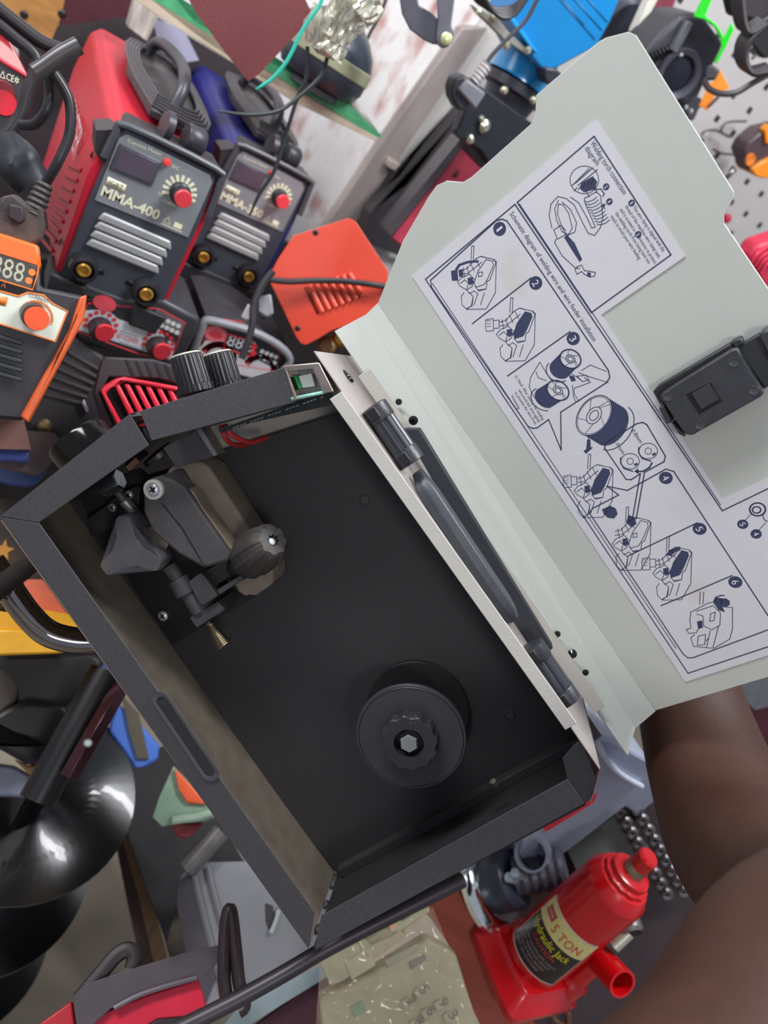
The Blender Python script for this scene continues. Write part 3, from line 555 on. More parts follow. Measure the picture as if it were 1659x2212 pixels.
w_ = dprism([(1481, 852), (1534, 824), (1560, 866), (1510, 894)], .0204, .018, 'latch_window', M_BLK, la, .0003)
dprism([(1494, 850), (1532, 829), (1553, 862), (1515, 884)], .0207, .0203, 'window_bed', ML, w_, .0003)
for x, y in ((1443, 856), (1586, 782), (1629, 843), (1512, 918)):
    b = B(); p = DF.at(x, y, .0202); b.lathe(p, (0, 0, 1), [(.0036, 0), (.0034, .0003), (.003, .0001)], 20); part('moulding_mark', b, mat('#45474b', .4), la)

# ================================================================ the shop around it
def struct(name, b, m, fr, bev=0):
    o = part(name, b, m, None, bev, fr=fr, flat=True); o['kind'] = 'structure'; return o
def px(F, pts, z1, z0, ax=2): return B().prism(F.ps(pts, z1, ax), z1, z0)
ROOM = Fr((0, 0, 0), RIGHT, UP, -DEP); ROOM.o = Vector((0, 0, 0)); ROOM.M.translation = (0, 0, 0); ROOM.I = ROOM.M.inverted()
M_RUST = mat("#e4e0dc", .5, n=.04, sc=44, dust='#a04c30', da=.24, stretch=(2.2, 1, .45), bump=.3, bsc=120)
struct('floor', B().box(-2.5, 4, -.02, 0, -1.9, 2.0), mat('#8b8170', .6, n=.15, sc=8), ROOM)
WB = GF(800, 250, 1.60); wy = (WB.M @ WB.at(800, 250)).y
struct('wall_back', B().box(-2.5, 6, 0, 3.2, -wy - .05, -wy), M_RUST, ROOM)
# rusty steel post and pale sheet leaning on the wall, right of the rusted sheet
single('steel_strip', px(WB, [(1000, 60), (1055, 60), (870, 330), (748, 515), (690, 515), (830, 300)], .03, .0), mat('#9a8f8b', .45, .2, n=.3, sc=14, dust='#c9b9b0', da=.3, stretch=(1, .3, 1)), WB, 'rust-streaked steel strip between the rusted white sheet and the pale panel', 'metal strip', .002)
single('pale_panel', px(WB, [(1060, 20), (1400, 0), (1400, 700), (740, 530), (870, 330)], .02, -.0), mat('#cfccc5', .45, n=.08, sc=6), WB, 'pale smooth panel leaning behind the black bracket and red tray', 'panel', .002)
single('dark_batten', px(WB, [(835, 480), (845, 495), (1012, 250), (1002, 240), (880, 400), (800, 460), (780, 520), (880, 560)], .10, .05), mat('#3b3739', .5, n=.2), WB, 'dark batten leaning beside the thin red tray', 'batten', .003)
single('wall_bracket', px(WB, [(842, 343), (858, 352), (905, 382), (898, 390), (836, 360)], .05, .02), mat('#b3a698', .5, n=.15), WB, 'small beige bracket on the pale panel', 'bracket', .002)
# dark rack added to darken the gaps between the stacked machines
RK = GF(300, 800, 1.36)
t = thing('gap_backing', 'added dark rack standing behind the stacked welding machines', 'backing', RK)
part('backing_panel', px(RK, [(-150, 560), (380, 560), (580, 500), (900, 700), (1000, 900), (900, 1300), (420, 1500), (330, 1900), (-150, 1950)], 0, -.02), mat('#1c1718', .7, n=.3, sc=20), t)
# --- top left corner
TL = GF(150, 40, 1.22)
t = thing('plywood_board', 'varnished plywood board with black screws in the upper left corner', 'board', TL)
part('board', px(TL, [(-60, -60), (150, -60), (135, 30), (110, 90), (-20, 95)], 0, -.02), mat('#a9793f', .5, n=.25, sc=14, stretch=(1, 6, 1)), t, .001)
for x, y in ((52, 31), (134, 30)): screw(TL.at(x, y), (0, 0, 1), .006, .003, M_BLK, t)
MT = GF(220, 20, 1.30)
single('maroon_board', px(MT, [(110, -60), (310, -60), (300, 60), (250, 75), (130, 70)], 0, -.02), mat('#4b1f2a', .5, n=.1), MT, 'dark maroon panel behind the top of the red inverter', 'panel', .001)
PW = GF(300, 50, 1.24)
single('wooden_post', px(PW, [(295, -10), (350, 20), (318, 92), (276, 60)], 0, -.04), mat('#b3a9a0', .7, n=.35, sc=30, stretch=(4, .5, 1), bump=.4), PW, 'weathered whitish wooden post below the green-edged shelf', 'post', .002)
PB = GF(365, 90, 1.3)
single('paper_sheet', px(PB, [(330, 40), (395, 60), (430, 130), (372, 140), (350, 130)], 0, -.004), mat('#aba9bd', .5, n=.05), PB, 'lilac grey sheet hanging behind the blue inverter', 'sheet')
DK = VF(350, 200, 1.37, 30)
single('shade_sheet', px(DK, [(40, 60), (130, 55), (330, 30), (560, 170), (600, 195), (570, 250), (600, 360), (560, 700), (100, 700), (-120, 700), (-120, 240), (40, 200)], 0, -.01), mat('#261c20', .6, n=.2), DK, 'added dark sheet for the shade behind the red and blue inverters', 'board')  # dark sheet added to stand in for the shade behind the inverters
# green edged shelf
SH = VF(560, 160, 1.10, 30)
t = thing('shelf_board', 'beige shelf board with a green front edge, running behind the sandpaper', 'shelf', SH)
E0, E1_ = SH.at(280, -20), SH.at(815, 297); yb = (SH.at(641, 223)[1] + SH.at(810, 304)[1]) / 2
part('board', px(SH, [(262, -22), (340, 33), (485, 120), (557, 171), (641, 224), (810, 305), (819, 300), (792, 285), (656, 210), (551, 162), (420, 73), (300, -20)], 0, -.02), mat('#b3a58f', .6, n=.12, sc=20), t, .0006)
part('green_edge', px(SH, [(300, -20), (420, 73), (551, 162), (656, 210), (792, 285), (819, 299), (824, 292), (741, 214), (590, 138), (420, 47), (365, -20)], -.002, -.02), mat('#3f9463', .6, n=.18, sc=60, stretch=(1, 4, 1), bump=.4), t, .0006)
part('end_piece', px(SH, [(741, 214), (768, 215), (822, 292)], -.004, -.02), mat('#98968f', .5), t)
SP = VF(540, 70, .98, 30, 18, 0)
single('sandpaper_sheet', px(SP, [(385, -40), (425, 30), (480, 105), (536, 176), (560, 160), (620, 95), (677, 35), (640, -40)], 0, -.0012), mat('#96585a', .85, n=.22, sc=500, bump=.9, bsc=2500, spec=.3), SP, 'dark red sheet of sandpaper hanging over the green-edged shelf', 'sandpaper')
# foil wrapped bundle, with its tails
FB = VF(720, 60, .92, 20)
b = B(); random.seed(3)
def lump(pts, rads, n=18, amp=.25, flat=.7, seed=0, fr_=1.7, fl_=.8):
    rings = []; x = None
    P = [Vector(p) for p in pts]
    for i in range(len(P) * 4 - 3):
        k, f = divmod(i, 4); p = P[k].lerp(P[min(k + 1, len(P) - 1)], f / 4); r = rads[k] * (1 - f / 4) + rads[min(k + 1, len(P) - 1)] * f / 4
        d = (P[min(k + 1, len(P) - 1)] - P[max(k - (1 if f == 0 else 0), 0)]).normalized()
        if x is None: x = Vector((0, 0, 1)).cross(d).normalized()
        x = (x - d * x.dot(d)).normalized(); y = d.cross(x)
        rings.append([p + (x * math.cos(j * 2 * PI / n) + y * math.sin(j * 2 * PI / n) * flat) * r * (1 + amp * noise.noise(Vector((j * fr_ + seed, i * fl_, seed)))) for j in range(n)])
    return rings
FBc = B(); FBc.loft(lump([FB.at(810, -20), FB.at(760, 10), FB.at(735, 50), FB.at(722, 90)], [.022, .026, .020, .016], 54, .42, .7, 0, 2.3, .35)); FBc.loft(lump([FB.at(710, 30), FB.at(690, 65), FB.at(683, 98)], [.02, .018, .012], 36, .42, .7, 5, 2.3, .3)); FBc.loft(lump([FB.at(725, 85), FB.at(705, 112), FB.at(702, 122)], [.017, .019, .010], 40, .42, .6, 9, 2.3, .3))
fo = single('foil_bundle', FBc, mat('#d6d2bf', .3, .75, n=.2, sc=200, bump=1, bsc=420, stretch=(1, .35, 1)), FB, 'crumpled silver foil bundle of twisted wire hanging at top', 'foil bundle', sharp=24)
for pts, nm, lb in (([(664, 100), (662, 165), (641, 215), (615, 300), (592, 370), (560, 420), (539, 466)], 0, 'black wire end hanging from the foil bundle down across the blue inverter'), ([(708, 120), (692, 165), (642, 212), (600, 240), (540, 248), (474, 240)], 1, 'black wire end curving from the foil bundle towards the left')):
    single('black_wire', B().tube([FB.at(x, y, -.01 + .004 * i * nm) for i, (x, y) in enumerate(pts)], [.0025] * (len(pts) - 1) + [.0012], 8), mat('#2b3433', .45), FB, lb, 'wire')
TS = VF(640, 100, .90, 0)
single('turquoise_string', B().tube([TS.at(x, y) for x, y in ((700, -20), (690, 12), (655, 62), (622, 128), (590, 168), (568, 184), (553, 193))], [.0022] * 5 + [.002, .0008], 8), mat('#2fb39c', .4), TS, 'turquoise green plastic string hanging over the sandpaper edge', 'string')
# dark bell with a tan stripe standing on the shelf
BP = GF(695, 205, 1.10)
t = thing('rubber_bell', 'dark blue-grey rubber bell with an olive stripe standing on the green shelf', 'rubber bell', BP)
part('body', B().lathe((0, .004, -.045), (0, 1, 0), [(.036, 0), (.058, .006), (.066, .020), (.067, .034), (.066, .052), (.060, .068), (.046, .085), (.030, .096), (.022, .13)], 56), mat('#2f333d', .35, n=.15, coat=.2), t)
part('stripe', B().lathe((0, .036, -.045), (0, 1, 0), [(.066, 0), (.0685, .002), (.0680, .018), (.065, .020)], 56), mat('#8d8f72', .5, n=.1), t)
part('foot', B().lathe((0, -.004, -.045), (0, 1, 0), [(.040, 0), (.040, .008), (.030, .010)], 40), mat('#55585e', .5), t)
CW = VF(810, 40, 1.2, 0)
single('thin_cable', B().tube([CW.at(x, y) for x, y in ((840, -20), (822, 30), (800, 70), (781, 112))], .0026, 8), mat('#2f2c2b', .5), CW, 'thin black cable hanging in front of the rusted sheet', 'cable')
# crank handle
CH = VF(930, 50, 1.0, 0)
t = thing('crank_handle', 'grey steel crank handle with a brass bolt at its elbow, at the top', 'crank handle', CH)
part('grip_plate', px(CH, [(860, -20), (900, -15), (905, 12), (931, 27), (950, 45), (955, 97), (935, 96), (916, 87), (885, 64), (868, 30)], -.004, -.012), mat('#55565f', .5, .3, n=.1), t, .002)
part('arm', px(CH, [(943, -20), (985, -20), (975, 55), (980, 72), (977, 90), (968, 101), (955, 105), (944, 97), (941, 82), (945, 40)], .006, -.002), mat('#64656e', .45, .4, n=.1), t, .002)
part('bolt', B().lathe(CH.at(964, 84, .006), (0, 0, 1), [(.0075, 0), (.0075, .003), (.004, .005)], 16), mat('#d8e0a8', .3, .6), t)
# black bracket with grey plug
BK = GF(1060, 250, 1.15)
t = thing('black_bracket', 'black steel bracket plate with bolts standing beside the thin red tray', 'bracket', BK)
part('plate', px(BK, [(1015, 170), (1040, 187), (1155, 270), (1155, 330), (1060, 360), (1040, 325), (1018, 310), (995, 300), (985, 285), (1005, 240)], .0, -.02), mat('#282a31', .4, .2, n=.15), t, .002)
part('side', px(BK, [(1005, 300), (1045, 320), (1075, 350), (1050, 372), (1010, 330)], -.02, -.05), mat('#3a3336', .5), t, .002)
for x, y, r in ((1045, 272, .010), (1038, 256, .005), (1014, 300, .007)): part('bolt', B().lathe(BK.at(x, y, 0), (.2, 0, 1), [(r, 0), (r, .004), (r * .5, .008)], 12), mat('#cfd3b9', .25, .9), t)
GP = GF(1015, 205, 1.08)
t = thing('power_plug', 'grey moulded power plug with black end in front of the black bracket', 'plug', GP)
part('plug_end', px(GP, [(977, 190), (985, 170), (1005, 163), (1025, 178), (1010, 240), (990, 238), (978, 215)], -.002, -.03), mat('#2a2b2f', .5), t, .006, seg=3)
part('plug_body', px(GP, [(990, 194), (1010, 171), (1051, 202), (1028, 238)], .004, -.03), mat('#75757b', .5, n=.05), t, .003)
part('strain_relief', B().lathe(GP.at(1024, 176, -.012), GP.at(1048, 146, -.012) - GP.at(1024, 176, -.012), [(.009 - .0012 * (i % 2), .0028 * i) for i in range(11)], 16), mat('#a09a98', .5), t, sharp=20)
part('cord', B().tube([GP.at(x, y, -.012) for x, y in ((1046, 148), (1062, 120), (1100, 80), (1135, 45), (1160, 0), (1170, -20))], .003, 8), mat('#35343a', .5), t)
RT = GF(1000, 400, 1.28)
t = thing('red_tray', 'thin pinkish red metal tray with a dark rim leaning behind the lid corner', 'tray', RT)
part('tray', px(RT, [(1006, 313), (1050, 356), (1130, 470), (900, 560), (845, 515)], 0, -.03), mat('#c04254', .4, n=.08), t, .003)
part('rim', px(RT, [(992, 300), (1006, 313), (845, 515), (832, 500)], .004, -.03), mat('#4a4447', .4), t, .002)
part('mark', px(RT, [(975, 382), (984, 366), (993, 368), (986, 384)], .0008, 0), mat('#5b2430', .6), t)
# blue machine with black collar
BM = GF(1200, 80, 1.22)
t = thing('blue_machine', 'bright blue motor casing with grooves and a black collar behind the lid top', 'motor', BM)
part('casing', px(BM, [(1136, -20), (1350, -30), (1320, 45), (1290, 100), (1180, 160), (1140, 116), (1108, 52)], .04, -.06), mat('#0d7ab8', .32, n=.07, sc=12, coat=.2), t, .008, seg=3)
A0_, B0_ = BM.at(1128, 110, -.02), BM.at(1127, 190, -.02)
part('neck', B().lathe(BM.at(1155, 100, -.03), Vector((0, -1, .05)), [(.050, 0), (.050, .052), (.052, .056)], 40), mat('#1478b0', .28, n=.08, sc=14, coat=.3), t)
part('collar', B().lathe(BM.at(1118, 178, -.03), Vector((0, -1, .05)), [(.050, 0), (.056, .004), (.056, .018), (.046, .022), (.040, .05)], 40), mat('#23252e', .45), t)
part('ledge', px(BM, [(1098, 38), (1112, 40), (1166, 117), (1150, 108)], .055, -.0), mat('#2196d6', .35), t, .001)
for l in ([(1206, -5), (1285, 85)], [(1235, -8), (1300, 65)], [(1262, -10), (1312, 48)], [(1212, -5), (1262, 55)]):
    b = B(); q = BM.ps(l, .0402); d = (q[1] - q[0]).normalized() * .0012; n_ = Vector((-d.y, d.x, 0)); b.prism([q[0] + n_, q[0] - n_, q[1] - n_, q[1] + n_], .0405, .0390); part('groove', b, mat('#0f5f8d', .5), t)
part('terminal_plate', px(BM, [(1022, 12), (1045, 22), (1070, 33), (1098, 68), (1140, 108), (1128, 112), (1088, 84), (1052, 48), (1038, 36)], .05, .035), mat('#97928a', .45, .3, n=.15, sc=60), t, .001)
for x, y in ((1036, 26), (1067, 37), (1138, 108), (1092, 97), (1088, 194), (1151, 215)): part('bolt', B().lathe(BM.at(x, y, .05), (0, 0, 1), [(.0055, 0), (.0055, .005), (.003, .008)], 12), mat('#d6d6b8', .3, .8), t)
part('clamp', px(BM, [(1178, 146), (1200, 148), (1216, 160), (1185, 186), (1176, 170)], .05, .0), mat('#3a3a44', .4, .3), t, .003)
for i in range(4):
    single('coiled_cable', B().tube([BM.at(x, y + i * 2, .07 + .006 * i) for x, y in ((1010 + i * 9, -30), (1035 + i * 9, 5 + i * 3), (1075 + i * 4, 20 + i * 4), (1115, 10 + i * 4), (1145 + i * 2, -30))], .0035, 8), mat('#2c2a2d', .45), BM, 'loop of black cable coiled over the corner of the blue motor', 'cable', group='black cable loops on the blue motor')
# dark power tool with green clip
DT = GF(1460, 120, 1.25)
t = thing('black_machine', 'black cylindrical machine body with a round lens ring beside the pegboard', 'machine', DT)
part('housing', px(DT, [(1388, 120), (1440, 60), (1470, 30), (1520, 30), (1568, 95), (1540, 150), (1510, 215), (1480, 240), (1440, 190)], .0, -.08), mat('#35343a', .5, n=.12), t, .01, seg=3)
b = B(); c = DT.at(1466, 160, .01); b.lathe(c, (-.2, -.1, 1), [(.034, -.01), (.038, 0), (.036, .006), (.028, .003), (.026, -.006)], 40); part('lens_ring', b, mat('#4a4a52', .3, .2), t)
b = B(); b.lathe(c, (-.2, -.1, 1), [(.027, -.004), (.020, -.002), (.002, 0)], 32); part('lens', b, mat('#191a24', .25), t)
part('rail', px(DT, [(1450, 108), (1486, 45), (1500, 50), (1462, 118)], .012, 0), mat('#55555c', .45), t, .002)
part('lower_cap', px(DT, [(1478, 235), (1500, 205), (1520, 215), (1500, 262), (1488, 262)], .0, -.05), mat('#4b474b', .4), t, .004)
for x, y in ((1471, 118), (1493, 240), (1482, 232)): part('screw_head', B().lathe(DT.at(x, y, .01), (0, 0, 1), [(.004, 0), (.002, .003)], 10), M_ZINC, t)
for i in range(6):
    x, y = 1408 + i * 7.5, 118 - i * 3.8
    part('fin', px(DT, [(x, y), (x + 3, y - 2), (x + 12, y + 14), (x + 8, y + 16)], .006, 0), M_BLK, t)
GC = VF(1540, 70, 1.16, 30)
b = B(); o_ = [(1497, 36), (1524, -20), (1545, -20), (1524, 34), (1548, 52), (1564, 80), (1579, 48), (1586, 62), (1567, 104), (1548, 138), (1542, 134), (1558, 104), (1556, 82), (1542, 58), (1520, 42)]
single('green_clip', px(GC, o_, 0, -.008), mat('#22cc22', .4, n=.05), GC, 'bright green plastic clip gripping the black machine body', 'clip', .001)
MR = GF(1400, 50, 1.32)
single('maroon_tool', px(MR, [(1420, -20), (1470, -20), (1450, 30), (1420, 75), (1395, 95), (1378, 80), (1400, 50)], 0, -.04), mat('#7a3440', .45, n=.15), MR, 'maroon tool body between the white rail and the black machine', 'tool', .004)
single('white_rail', px(MR, [(1412, -20), (1432, -20), (1382, 74), (1370, 72)], .05, .03), mat('#cfcdc0', .4, n=.05), MR, 'slim white rail beside the top corner of the grey lid', 'rail', .002)
single('black_drum', B().lathe(MR.at(1345, 60, -.02), (.2, -.3, 1), [(.05, -.08), (.05, 0), (.042, .006)], 36), mat('#3a3d46', .35, n=.1), MR, 'dark grey drum between the blue motor and the white rail', 'drum')
# pegboard with slots
PG = GF(1560, 420, 1.62)
t = thing('pegboard', 'pale grey pegboard with rows of square slots on the right side', 'pegboard', PG)
part('board', px(PG, [(1340, -60), (1760, -60), (1760, 760), (1430, 760), (1380, 300)], 0, -.006), mat('#b5b0ad', .45, n=.06, sc=8), t)
o0 = PG.at(1580, 437); gx = .0; c1 = PG.at(1612, 461) - o0; c2 = PG.at(1543, 477) - o0; b = B()
for i in range(-12, 9):
    for j in range(-9, 9):
        p = o0 + Vector((c1.x * i, 0, 0)) + Vector((0, c2.y * 1.0 * j, 0)); q = p
        if (PG.at(1385, 100)[0] < q.x < PG.at(1750, 700)[0]): b.prism([(q.x - .0058, q.y - .0058), (q.x + .0058, q.y - .0058), (q.x + .0058, q.y + .0058), (q.x - .0058, q.y + .0058)], .0004, -.001)
sl_ = part('slots', b, mat('#1f2426', .7), t, flat=True); sl_['kind'] = 'stuff'
for pts, lb in (([(1612, 262), (1570, 265), (1558, 285), (1580, 296)], 'bent wire hook on the pegboard, higher one'), ([(1660, 300), (1610, 302), (1605, 305)], 'short wire hook beside the orange and grey tool'), ([(1540, 322), (1562, 332), (1600, 334)], 'long straight wire hook on the pegboard, lowest one'), ([(1515, 292), (1525, 283), (1548, 282), (1575, 296)], 'curved wire hook nearest the edge of the grey lid')):
    single('wire_hook', B().tube([PG.at(x, y, .02) for x, y in pts], .0022, 8), mat('#6d6866', .3, .8), PG, lb, 'hook')
OT = VF(1540, 200, 1.16, 30)
t = thing('orange_trimmer', 'bright orange hand tool with dark handle hanging high on the pegboard', 'tool', OT)
part('body', px(OT, [(1555, 150), (1576, 190), (1556, 200), (1545, 205), (1528, 240), (1510, 228), (1524, 198), (1518, 178), (1540, 178)], 0, -.025), mat('#ef8a26', .4, n=.05), t, .003)
part('handle', px(OT, [(1530, 226), (1550, 206), (1556, 210), (1534, 232), (1527, 232)], .004, -.01), mat('#5e4a44', .5), t, .002)
part('neck', px(OT, [(1524, 150), (1535, 138), (1556, 150), (1545, 172), (1526, 175)], .004, -.02), mat('#3f3d42', .5), t, .003)
for i in range(5):
    single('hanging_cable', B().tube([OT.at(x + i * 5, y + i * 3, .03 + .01 * i) for x, y in ((1582, -30), (1590, 40), (1605, 60), (1640, 40), (1600, 80), (1592, 120), (1610, 148), (1655, 140))], .004, 8), mat('#2a2426', .45, n=.1), OT, 'loop of dark cable hanging above the orange tool', 'cable', group='dark cable loops above the orange tool')
single('grey_cable', B().tube([OT.at(x, y, .04) for x, y in ((1520, 170), (1530, 190), (1555, 202), (1590, 200), (1625, 180), (1670, 155))], .0042, 8), mat('#4b4547', .35), OT, 'grey-brown cable curving below the orange tool to the right edge', 'cable')
PP = GF(1630, 100, 1.2)
t = thing('mains_plug', 'black mains plug with two metal prongs among the hanging cables', 'plug', PP)
part('plug_body', px(PP, [(1625, 60), (1680, 20), (1700, 120), (1650, 128), (1626, 100)], 0, -.03), mat('#201e20', .5), t, .004)
for x, y in ((1617, 106), (1625, 126)): part('prong', B().tube([PP.at(x, y, .0), PP.at(x + 18, y - 14, -.01)], .0024, 8, 1), mat('#9d9690', .3, .8), t)
part('grip', px(PP, [(1585, -30), (1680, -40), (1680, 20), (1640, 50), (1600, 40)], -.01, -.05), mat('#332d2f', .5), t, .006)
OG = GF(1640, 340, 1.45)
t = thing('orange_gun', 'dark brown and orange handheld tool cut off by the right edge', 'tool', OG)
part('body', px(OG, [(1607, 330), (1618, 308), (1650, 282), (1700, 270), (1700, 380), (1640, 384), (1620, 370)], 0, -.04), mat('#4a3a3e', .45, n=.1), t, .004)
part('orange_shell', px(OG, [(1624, 366), (1648, 350), (1680, 335), (1700, 390), (1645, 385), (1632, 380)], .008, -.045), mat('#ef8a1c', .4), t, .004)
part('orange_button', B().lathe(OG.at(1619, 344, .002), (0, 0, 1), [(.011, 0), (.010, .005), (.004, .003)], 20), mat('#e07a2a', .4), t)
part('orange_trim', px(OG, [(1652, 282), (1664, 270), (1690, 300), (1655, 312)], .006, -.01), mat('#ef8a1c', .4), t, .002)
single('steel_clip', px(OG, [(1570, 382), (1588, 362), (1592, 368), (1572, 388)], .02, .015), M_STEEL, OG, 'small silver clip on the pegboard near the lid notch', 'clip')
RR = GF(1640, 580, 1.35)
t = thing('red_cutter', 'red ribbed tool handle cut off by the right edge below the pegboard slots', 'tool', RR)
part('shell', px(RR, [(1618, 560), (1640, 530), (1700, 510), (1700, 640), (1660, 630)], 0, -.04), mat('#c22a44', .4), t, .008, seg=3)
for i in range(4): part('rib', B().tube([RR.at(1624 + i * 6, 566 + i * 8, .004), RR.at(1640 + i * 6, 545 + i * 8, .006), RR.at(1680, 520 + i * 16, .004)], .003, 8), mat('#d8344e', .35), t)
single('red_ball', B().ball(PG.at(1570, 472, .010), .010), mat('#d52a50', .4), PG, 'tiny red ball on the pegboard peeking out at the notch of the grey lid', 'ball')

# ---------------------------------------------------------------- inverter welders
M_FACE = mat('#3f434c', .45, n=.08, sc=40)
M_FACEG = mat('#85898c', .4, n=.06, sc=30)
M_LET = mat('#eeeccb', .5, n=.02)
def inverter(px0, d, case, name_txt, label, LED):
    F = GF(px0[0], px0[1], d); t = thing('inverter_welder', label, 'welding machine', F); g = 'stick inverter welders with current meters'
    q = lambda *l: list(l)
    mc = mat(case, .45, n=.06, sc=14, spec=.3)
    # casing, front hoop to back
    ring = lambda s, z, dx=0, dy=0: [Vector((x + dx, y + dy, z)) for x, y in ((-.026, -.030), (.110, -.030), (.113, .10), (.108, .155), (.095, .168), (-.010, .168), (-.022, .155), (-.028, .10))]
    back = [Vector(((p[0] - .04) * 1.0 + .032, p[1] * 1.02 + .030 * (p[1] > .1), -.40)) for p in ring(1, 0)]
    bd = B(); bd.loft([ring(1, -.004), ring(1, -.03), [a_.lerp(b_, .5) for a_, b_ in zip(ring(1, -.03), back)], back]); cs = part('casing', bd, mc, t, .004, seg=3)
    for i in range(9):
        y = .092 - i * .0135; b = B(); b.ext([Vector((-.0285, y, -.055)), Vector((-.0285, y - .005, -.055)), Vector((-.030, y - .032, -.155)), Vector((-.030, y - .026, -.155))], Vector((-.002, 0, 0))); part('louvre', b, mc, cs, .0008)
    part('front_panel', B().prism([(-.020, -.030), (.104, -.030), (.106, .10), (.104, .160), (.097, .167), (-.008, .167), (-.015, .160), (-.019, .08)], 0, -.006), M_FACE, t, .002)
    part('upper_panel', B().prism([(-.0135, .0785), (.100, .0825), (.100, .156), (.094, .162), (-.006, .162), (-.0125, .154)], .0012, 0), M_FACEG, t, .001)
    hoop = [(-.020, .128), (-.017, .158), (-.008, .170), (.097, .172), (.108, .160), (.112, .118)]
    part('bezel', B().tube([(x, y, .001) for x, y in hoop], .0042, 10, 3), mat('#46484d', .4), t)
    part('bumper', B().prism([(-.036, .150), (-.030, .128), (-.018, .120), (-.016, .160), (-.006, .174), (.10, .176), (.114, .162), (.118, .118), (.110, .118), (.106, .158), (.094, .168), (-.008, .166)], -.002, -.05), mat('#2c282b', .5), t, .004, seg=3)
    for x in (.034, .060): part('handle_lug', B().lathe((x - .004, .186, -.02), (1, 0, -.15), [(.014, 0), (.016, .003), (.016, .020), (.014, .023)] if x > .05 else [(.016, 0), (.017, .008), (.010, .009)], 24), mat('#35353a', .4), t)
    # carry handle and top vent
    pts = [Vector((.020, .178, -.06)), Vector((.092, .180, -.075)), Vector((.100, .192, -.20)), Vector((.078, .204, -.33)), Vector((.012, .203, -.335)), Vector((.000, .190, -.19))]
    tp = B(); tp.ext(pts, (0, .012, 0)); th_ = part('top_tray', tp, mat('#2f2c30', .45, n=.15, dust='#6f6258', da=.05), t, .003)
    for k_ in range(5):
        s_ = .97 - k_ * .07; c_ = sum(pts, Vector()) / 6; part('rim_rib', B().tube([c_ + (p - c_) * s_ + Vector((0, .013 + .001 * k_, 0)) for p in pts] + [c_ + (pts[0] - c_) * s_ + Vector((0, .013 + .001 * k_, 0))], .0021, 6, 3), mat('#3a373b', .35), th_)
    part('carry_handle', B().tube([Vector((.03, .196, -.30)), Vector((.04, .232, -.29)), Vector((.055, .236, -.20)), Vector((.055, .225, -.12)), Vector((.05, .19, -.10))], .008, 12), mat('#35333a', .4), t)
    # meter
    part('meter_frame', B().prism([(-.0105, .1185), (.0385, .1210), (.0390, .1510), (-.0095, .1500)], .0030, 0), mat('#4c4f55', .4), t, .0012)
    part('meter_glass', B().prism([(-.0070, .1215), (.0345, .1240), (.0350, .1485), (-.0065, .1472)], .0036, .0012), mat('#544a58', .15, n=.05), t, .0004)
    b = B(); text_mesh(b, 'Current Meter', (-.003, .1545), (.036, .1570), .0040, .0014); part('meter_lettering', b, M_LET, t)
    part('indicator', B().lathe((.0437, .1540, .001), (0, 0, 1), [(.0042, 0), (.0042, .003), (.0025, .006)], 16), mat('#d23a32', .3, emit=.4 if LED else 0), t)
    b = B(); text_mesh(b, 'DC', (.0510, .1510), (.0590, .1512), .0038, .0014); part('dc_lettering', b, M_LET, t)
    b = B()
    for i in range(11):
        a_ = math.radians(205 - i * 21); c_ = (.0700 + .0165 * math.cos(a_), .1285 + .0165 * math.sin(a_)); d_ = Vector((math.cos(a_), math.sin(a_))) * .0022; b.ribbon([(c_[0] - d_.x, c_[1] - d_.y), (c_[0] + d_.x, c_[1] + d_.y)], .0038, .0015)
    part('dial_marks', b, M_LET, t)
    kb = part('current_knob', B().lathe((.0700, .1285, .001), (0.05, 0, 1), [(.0125, 0), (.0125, .006), (.0105, .008), (.0100, .020)], 32), mat('#1e1e22', .4), t)
    part('knob_cap', B().lathe((.0710, .1285, .0205), (0.05, 0, 1), [(.0102, 0), (.0102, .003), (.0094, .004)], 32), mat('#e0404a', .4), kb, label='red knob cap')
    part('rating_plate', B().prism([(-.0085, .1010), (.0130, .1010), (.0125, .1100), (-.0085, .1100)], .0016, .001), M_LET, t)
    b = B(); text_mesh(b, 'IGBT', (-.006, .1028), (.0105, .1028), .0058, .0018); part('igbt_lettering', b, mat('#5a5340', .5), t)
    b = B(); text_mesh(b, name_txt, (-.0100, .0872), (.0590, .0875), .0120, .0016, bold=.03); part('model_lettering', b, M_LET, t)
    b = B(); b.ribbon([(.0650, .0885), (.0735, .0885), (.0692, .0965)], .0008, .0016, True); b.fill([(.078, .0880), (.088, .0880), (.088, .0945), (.078, .0945)], .0016); b.ribbon([(.064, .0858), (.090, .0858)], .0012, .0016); part('warning_marks', b, M_LET, t)
    b = B(); text_mesh(b, 'CURRENT', (.055, .1105), (.078, .1100), .003, .0014); text_mesh(b, '20', (.0480, .1160), (.0530, .1160), .0030, .0014); part('scale_lettering', b, M_LET, t)
    for i in range(4):
        y = .0650 - i * .0115; x0 = -.0040 - i * .0008; b = B(); b.prism([(x0, y - .0052), (x0 + .004, y + .0055), (x0 + .086, y + .0055), (x0 + .091, y - .0052)], .0050, 0); part('grille_bar', b, mat('#a9abab', .35, .2, n=.05), t, .003, seg=3)
